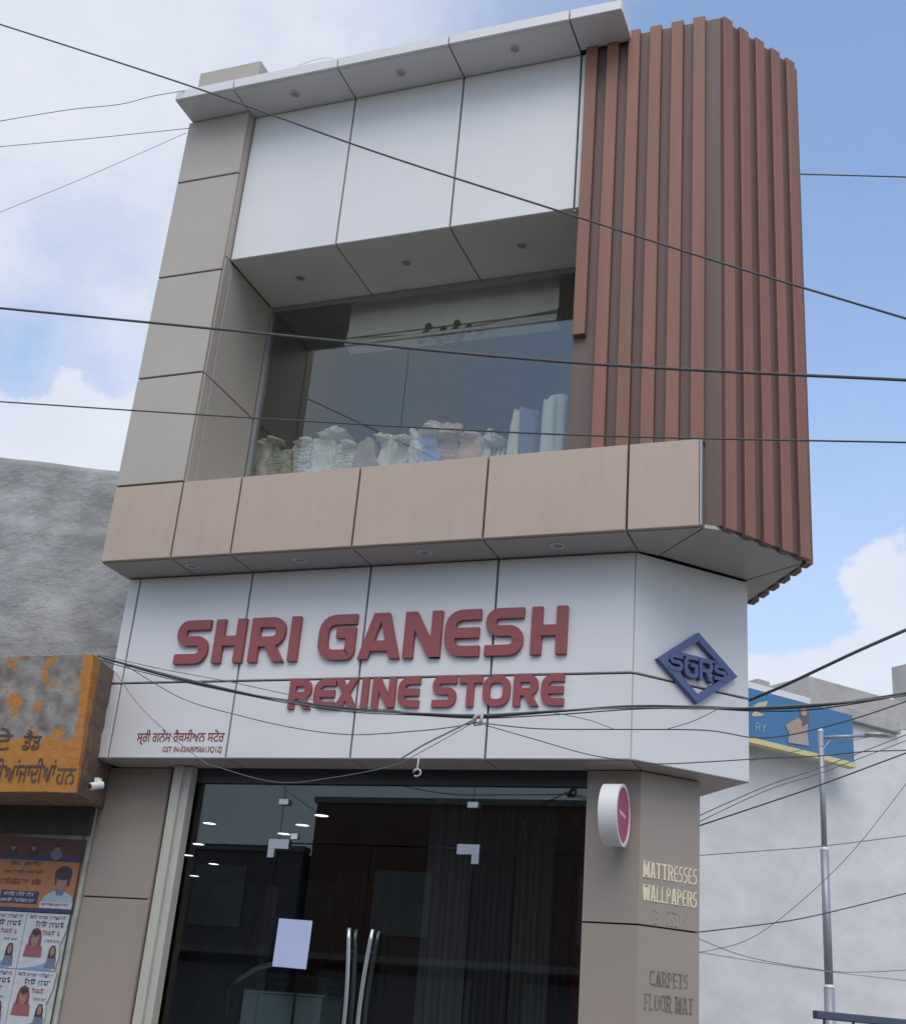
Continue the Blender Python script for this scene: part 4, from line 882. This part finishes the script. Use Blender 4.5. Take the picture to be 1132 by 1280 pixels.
# hoarding
hb = thing('hoarding', onW(1000,930,.5), 'blue hoarding with cream lower edge and a posing figure', 'billboard')
M_HBLUE = mat('blue_vinyl_print', (0.045,0.16,0.33), .5, var=.08, vscale=1.2); M_HCREAM = mat('cream_paint', (0.58,0.52,0.27), .6, var=.08)
a = onW(1067,943,.45); tl_ = onW(1066,889,.45); uR = (a-W0).dot(WD); uL = uR - 4.2
HZ0, HZ1 = onW(1000,937,.45).z, onW(1000,877,.45).z
def hslab(u0, u1, z0, z1, off, th, m, name): return MB().obox(W0 + WD*u0 + V(0,0,z0) + WNn*(off-th), WD*(u1-u0), V(0,0,z1-z0), WNn*th).build(name, m, hb)
hslab(uL, uR, HZ0, HZ1, .45, .10, M_HBLUE, 'panel')
hslab(uL, uR+.02, HZ0-.085, HZ0-.003, .47, .16, M_HCREAM, 'lower_edge')
for f in (.1,.5,.9): hslab(uL+4.2*f-.03, uL+4.2*f+.03, HZ0+.05, HZ1-.1, .35, .349, M_GALV, 'strut')
HO = W0 + WNn*.452
def hflat(name, pts, d, m):
    n = len(pts); q = [onW(x, y, .452+d) for x, y in pts]; vs = q + [v_ + WNn*.004 for v_ in q]
    return MB().add(vs, [tuple(range(n-1,-1,-1)), tuple(range(n,2*n))] + [(i,(i+1)%n,n+(i+1)%n,n+i) for i in range(n)]).build(name, m, hb)
def zz(pts): return [(930+x/5.604, 840+y/5.604) for x, y in pts]
H_PALE = mo('pale_blue',(0.22,0.33,0.44)); H_SK, H_HAIR, H_GOLD, H_DRESS = mo('fig_skin',(0.36,0.27,0.22)), mo('fig_hair',(0.12,0.10,0.11)), mo('gold',(0.48,0.47,0.28)), mo('fig_dress',(0.34,0.32,0.30))
hflat('figure', zz([(385,255),(440,245),(455,300),(450,380),(405,390),(390,330)]), .000, H_HAIR)
hflat('figure', zz([(285,375),(375,320),(405,345),(400,385),(445,365),(440,440),(420,455),(320,450),(310,420)]), .0045, H_SK)
hflat('figure', zz([(310,440),(440,435),(452,520),(305,495)]), .009, H_DRESS)
hflat('figure', zz([(395,262),(420,255),(438,270),(436,300),(415,312),(395,300)]), .0095, H_SK)
hflat('leaf', zz([(60,240),(100,215),(163,205),(150,240),(100,258)]), .000, H_GOLD); hflat('leaf', zz([(50,295),(75,275),(100,285),(142,300),(110,312),(60,312)]), .000, H_GOLD)
wq = onW(930+78/5.604, 840+410/5.604, .452)
for i, c_ in enumerate('RY'): letter(hb, c_, wq + WD*(i*.125), WD, WNn, .10, .13, .022, 0.0, .004, H_PALE, True)
# street lamp
LD = 18.5
lb = onD(1037,1280,LD); lt = onD(1027.5,915,LD)
lx, ly = onD(1030,1060,LD).x, onD(1030,1060,LD).y
sl_ = thing('street_lamp', (lx,ly,0), 'grey stepped steel street lamp before the white building', 'lamp post')
def zof(px, py): d = ray(px, py); k = ((lx-CAM.x)*FW.x + (ly-CAM.y)*FW.y); 
def zat(py):
    lo_, hi_ = 0.0, 15.0
    for _ in range(50):
        md = (lo_+hi_)/2; q = V(lx,ly,md)-CAM; yy = 640 + FPX*q.dot(DN)/q.dot(FW)
        if yy > py: lo_ = md
        else: hi_ = md
    return lo_
za, zb_, zc = zat(1234), zat(1062), zat(914)
MB().tube([(lx,ly,0),(lx,ly,za)], .075, 14).build('lower_pole', M_GALV, sl_, smooth=True)
MB().tube([(lx,ly,za),(lx,ly,zb_)], .060, 14).build('middle_pole', M_GALV, sl_, smooth=True)
MB().tube([(lx,ly,zb_),(lx,ly,zc)], .042, 14).build('upper_pole', M_GALV, sl_, smooth=True)
for z_, r_ in ((za,.078),(zb_,.063)): MB().tube([(lx,ly,z_-.01),(lx,ly,z_+.03)], [r_, r_*.75], 14).build('collar', M_WPLAST, sl_)
MB().tube([(lx,ly,zc),(lx,ly,zc+.05)], [.045,.02], 12).build('cap', M_WPLAST, sl_)
AR = V(RT.x, RT.y, 0).normalized()
hd = 0.80; az_ = zc-.10
MB().tube([(lx,ly,az_), V(lx,ly,az_)+AR*hd+V(0,0,.10)], .026, 10).build('arm', M_GALV, sl_, smooth=True)
MB().tube([V(lx,ly,az_-.30), V(lx,ly,az_-.16)+AR*.04, V(lx,ly,az_-.03)+AR*.14], .012, 8).build('brace', M_GALV, sl_, smooth=True)
hp = V(lx,ly,az_+.10)+AR*(hd-.12)
mb = MB(); nn_ = 10; vs = []; prof = [(-.02,.03,.02),(.05,.07,.045),(.20,.10,.055),(.34,.08,.045),(.40,.02,.02)]
SD = V(-AR.y, AR.x, 0)
for (u_, wv, hv) in prof:
    for k in range(nn_):
        g_ = 2*math.pi*k/nn_; vs.append(hp + AR*u_ + SD*wv*math.cos(g_) + UP*hv*math.sin(g_)*(1 if math.sin(g_) > 0 else .5))
fs = [(i*nn_+k,i*nn_+(k+1)%nn_,(i+1)*nn_+(k+1)%nn_,(i+1)*nn_+k) for i in range(4) for k in range(nn_)] + [tuple(range(nn_-1,-1,-1)), tuple(range(4*nn_,5*nn_))]
mb.add(vs, fs); mb.build('lamp_head', M_ALU, sl_, smooth=True)
# gate
M_GATE = mat('dark_blue_gate_paint', (0.06,0.075,0.13), .5, var=.1)
ga, gb = onD(1018,1264,15.0), onD(1160,1277,15.3)
gd = (V(gb.x,gb.y,0)-V(ga.x,ga.y,0)).normalized(); gz = (ga.z+gb.z)/2
gt = thing('metal_gate', (ga.x,ga.y,0), 'dark blue barred metal gate at the lower right', 'gate')
G0 = V(ga.x,ga.y,0)
MB().obox(G0 + V(0,0,gz-.09) - V(gd.y,-gd.x,0)*.05, gd*4.0, V(0,0,.09), V(gd.y,-gd.x,0)*.10, .01).build('top_rail', M_GATE, gt)
MB().obox(G0 + V(0,0,.15), gd*4.0, V(0,0,.07), V(gd.y,-gd.x,0)*.05).build('bottom_rail', M_GATE, gt)
for i in range(11):
    b_ = G0 + gd*(.12+.38*i); MB().tube([b_+V(0,0,0.0), b_+V(0,0,gz-.092)], .016, 8).build('bar', M_GATE, gt)

# ------------------------------------------------------------------ buildings across the road (seen in the glass)
def opposite(x0, x1, y1, h, m, label, cols):
    o = thing('opposite_building', ((x0+x1)/2, y1, 0.12), label, 'building')
    MB().box((x0,y1-9,0.12),(x1,y1,h)).build('wall', m, o)
    MB().box((x0-.05,y1-.25,h+.003),(x1+.05,y1+.05,h+.12)).build('parapet', M_CONC, o)
    n = max(2, int((x1-x0)/3)); wd = (x1-x0)/n
    for i in range(n):
        c = x0+wd*(i+.5)
        MB().box((c-wd*.38,y1+.003,0.2),(c+wd*.38,y1+.05,2.7)).build('shutter', M_GALV, o)
        if h > 4.6: MB().box((c-.6,y1+.003,3.4),(c+.6,y1+.03,min(4.6,h-.3))).build('window', M_ALU, o)
    MB().box((x0,y1+.004,2.85),(x1,y1+.9,2.97)).build('awning', M_CONC, o)
M_B1 = mat('ochre_wash', (0.26,0.22,0.16), .9, var=.15); M_B2 = mat('grey_wash', (0.24,0.24,0.25), .9, var=.15); M_B3 = mat('brick_wash', (0.22,0.14,0.11), .9, var=.15)
opposite(-26,-13.2,-14,4.3,M_B1,'ochre row of shuttered shops across the road, reflected far left',3)
opposite(-13.0,-5.8,-14,4.9,M_B2,'grey shuttered shop across the road, reflected in the left glass',3)
opposite(-5.6,2.6,-14,5.9,M_B3,'brick coloured shop across the road, reflected in the glass doors',3)
opposite(2.8,12,-14,5.6,M_B1,'ochre shop directly across the road from the store',3)
opposite(12.2,26,-14,4.8,M_B2,'grey shop across the road past the side street',3)

# ------------------------------------------------------------------ wires
def smooth_path(P, per=8):
    out = []
    for i in range(len(P)-1):
        p0, p1, p2, p3 = P[max(i-1,0)], P[i], P[i+1], P[min(i+2,len(P)-1)]
        for k in range(per):
            t = k/per; out.append(0.5*((2*p1)+(p2-p0)*t+(2*p0-5*p1+4*p2-p3)*t*t+(3*p1-p0-3*p2+p3)*t**3))
    return out + [P[-1]]
def wire(px, Y, r, label, m=None, name='overhead_cable', depth=None, ext=(0,0), group='cables strung past the store front', seg=6):
    """px: points along the cable; Y: plane distance from the facade (one number, or one per point); ext: run on past the frame"""
    n = len(px); P = []
    for i, (x, y) in enumerate(px):
        if depth is not None: d = depth if isinstance(depth,(int,float)) else depth[0]+(depth[1]-depth[0])*i/(n-1); P.append(onD(x, y, d))
        else: yy = Y if isinstance(Y,(int,float)) else Y[0]+(Y[1]-Y[0])*i/(n-1); P.append(onY(x, y, yy))
    r *= 0.78
    Q = smooth_path(P)
    if ext[0]: Q.insert(0, Q[0] + (Q[0]-Q[2]).normalized()*ext[0])
    if ext[1]: Q.append(Q[-1] + (Q[-1]-Q[-3]).normalized()*ext[1])
    o = MB().tube(Q, r, seg).build(name, m or M_WIRE, smooth=True)
    return props(o, label, 'cable', group)
wire([(0,30),(240,108),(470,190),(700,264),(900,328),(1132,398)], -2.4, .0075, 'thin cable slanting down from the top left across the slats', ext=(9,9))
wire([(0,385),(290,413),(700,452),(1132,475)], -2.2, .0105, 'thick black cable crossing the upper window and slats', ext=(9,9))
wire([(0,502),(310,522),(700,543),(1132,553)], -2.0, .0062, 'thin cable crossing just above the beige band', ext=(9,9))
wire([(0,151),(85,137),(150,130),(190,120),(231,113)], (-.8,-.31), .0045, 'kinked thin wire running to the cornice corner at the left', M_WIREG, ext=(6,0))
wire([(0,183),(110,173),(236,160)], (-.8,.0), .0042, 'straight thin wire below the kinked one at the left', M_WIREG, ext=(6,0))
wire([(0,265),(110,220),(232,166)], (-.8,.0), .003, 'faint wire rising to the pilaster from the left', M_WIREG, ext=(6,0))
wire([(985,217),(1060,219),(1132,221)], None, .010, 'thin wire leaving the right edge of the slats against blue sky', depth=14, ext=(2.5,8))
wire([(372,82),(395,74),(412,72),(425,77)], -.29, .003, 'short loop of wire lying on the cornice top', M_WIREL)
main = [(122,820),(200,843),(300,866),(380,879),(440,886),(520,892),(600,896),(700,889),(790,883),(870,884),(935,886),(1000,884),(1060,878),(1132,867)]
wire(main, (-.02,-.7), .011, 'main twisted cable bundle sagging across the lower sign', seg=8, ext=(0,9))
wire([(x,y-2.5*math.sin(i*1.3)) for i,(x,y) in enumerate(main)], (-.04,-.72), .0065, 'second strand twisted round the main bundle', M_WIREG, ext=(0,9))
wire([(x,y+3+1.5*math.cos(i*1.7)) for i,(x,y) in enumerate(main)], (-.03,-.68), .005, 'lower strand hanging under the main bundle', ext=(0,9))
wire([(122,818),(200,836),(280,851),(350,866),(410,878),(500,889)], (-.02,-.3), .0042, 'thin wire just above the main bundle at its left', M_WIREG)
wire([(124,820),(153,830),(226,872.6),(297,894),(367,910),(438,918.5),(520,914),(565,909),(596,903)], (-.02,-.4), .0045, 'thin wire sagging below the main bundle to the knot')
wire([(596,903),(671,911),(777,912),(880,913),(939,922),(980,920),(1026,910),(1076,896),(1132,877)], (-.4,-.8), .0048, 'thin wire running right from the knot below the bundle', ext=(0,8))
wire([(594,903),(667,924),(734,943),(785,951),(832,955),(960,948),(1026,945),(1076,940),(1132,938)], (-.4,-.8), .0042, 'lowest wire sagging right from the knot past the sign bottom', ext=(0,8))
wire([(692,891),(735,900),(768,912)], (-.5,-.5), .0035, 'short spur wire left of the emblem', M_WIREG)
wire([(896,887),(865,902),(832,912)], (-.6,-.55), .0035, 'short spur wire below the emblem', M_WIREG)
wire([(130,824),(145,842),(173,881),(208,915),(251,950),(272,959),(346,978),(417,972),(491,957),(530,938),(594,902)], (-.02,-.38), .0035, 'wire drooping over the printed script and looping below the sign', M_WIREG)
wire([(497,951),(530,931),(562,915),(592,900)], (-.42,-.40), .007, 'taped grey drop wire slanting down from the knot', M_WIREG)
kn = onY(596,899,-.42)
k_ = MB().tube([kn+V(-.03,0,-.03), kn+V(.0,-.012,.02), kn+V(.03,0,.035)], .014, 8).tube([kn+V(.02,0,-.04), kn+V(.035,-.01,.0), kn+V(.03,0,.04)], .011, 8).tube([kn+V(-.02,.01,-.035), kn+V(.03,.005,-.03)], .010, 8).build('cable_knot', M_WIREL, smooth=True); props(k_, 'pale taped knot tying the cables below the word STORE', 'cable')
hk = onY(524,943,-.42)
h_ = MB().tube([hk, hk+V(-.006,0,-.10)] + [hk+V(-.006,0,-.12)+V(.028*math.cos(a_),0,.024*math.sin(a_)) for a_ in [math.pi*.5-i*.75 for i in range(-2,6)]], .006, 8).build('hanging_hook', M_WIREL, smooth=True); props(h_, 'small pale hook dangling from the drop wire below the sign', 'hook')
# right hand side
wire([(940,874),(980,857),(1028,834.5),(1076,812),(1132,787.5)], None, .017, 'thick cable climbing to the right edge above the hoarding', M_WIREG, depth=(11,9.5), ext=(2,8))
for pts, r, lab, mm in (([(860,1026),(956,983.5),(1026,959.5),(1132,918.6)],.007,'upper of three cables rising right below the hoarding',M_WIREG),
    ([(860,1034),(956,989),(1028,965.5),(1132,926)],.006,'middle of three cables rising right below the hoarding',M_WIREG),
    ([(860,1037),(956,1005),(1026,981),(1132,941.5)],.0105,'lowest and darkest of three cables rising right below the hoarding',M_WIRE),
    ([(920,955),(1000,938),(1076,923.4),(1132,911.4)],.005,'thin wire passing just under the lamp arm',M_WIREG),
    ([(860,1070.5),(950,1064),(1026,1058),(1132,1045)],.006,'thin wire nearly level across the white wall',M_WIREG),
    ([(860,1167),(968,1154),(1031,1142),(1132,1117)],.0085,'dark cable rising gently across the white wall',M_WIRE),
    ([(860,1193),(922,1180),(968,1154),(1028,1102.5),(1076,1052),(1132,980)],.005,'thin wire climbing steeply across the white wall',M_WIREG),
    ([(860,1168),(932,1196),(1028,1213),(1076,1215.5),(1132,1213)],.0055,'thin wire dipping low across the white wall',M_WIREG)):
    wire(pts, None, r, lab, mm, depth=13, ext=(1.5,6), group='cables in front of the white wall')
wire([(860,1188),(956,1203.5),(1028,1213.5),(1132,1225.6)], None, .014, 'pale conduit sloping down across the white wall', M_WIREL, name='conduit_pipe', depth=(16,17), ext=(2,6), group='cables in front of the white wall')
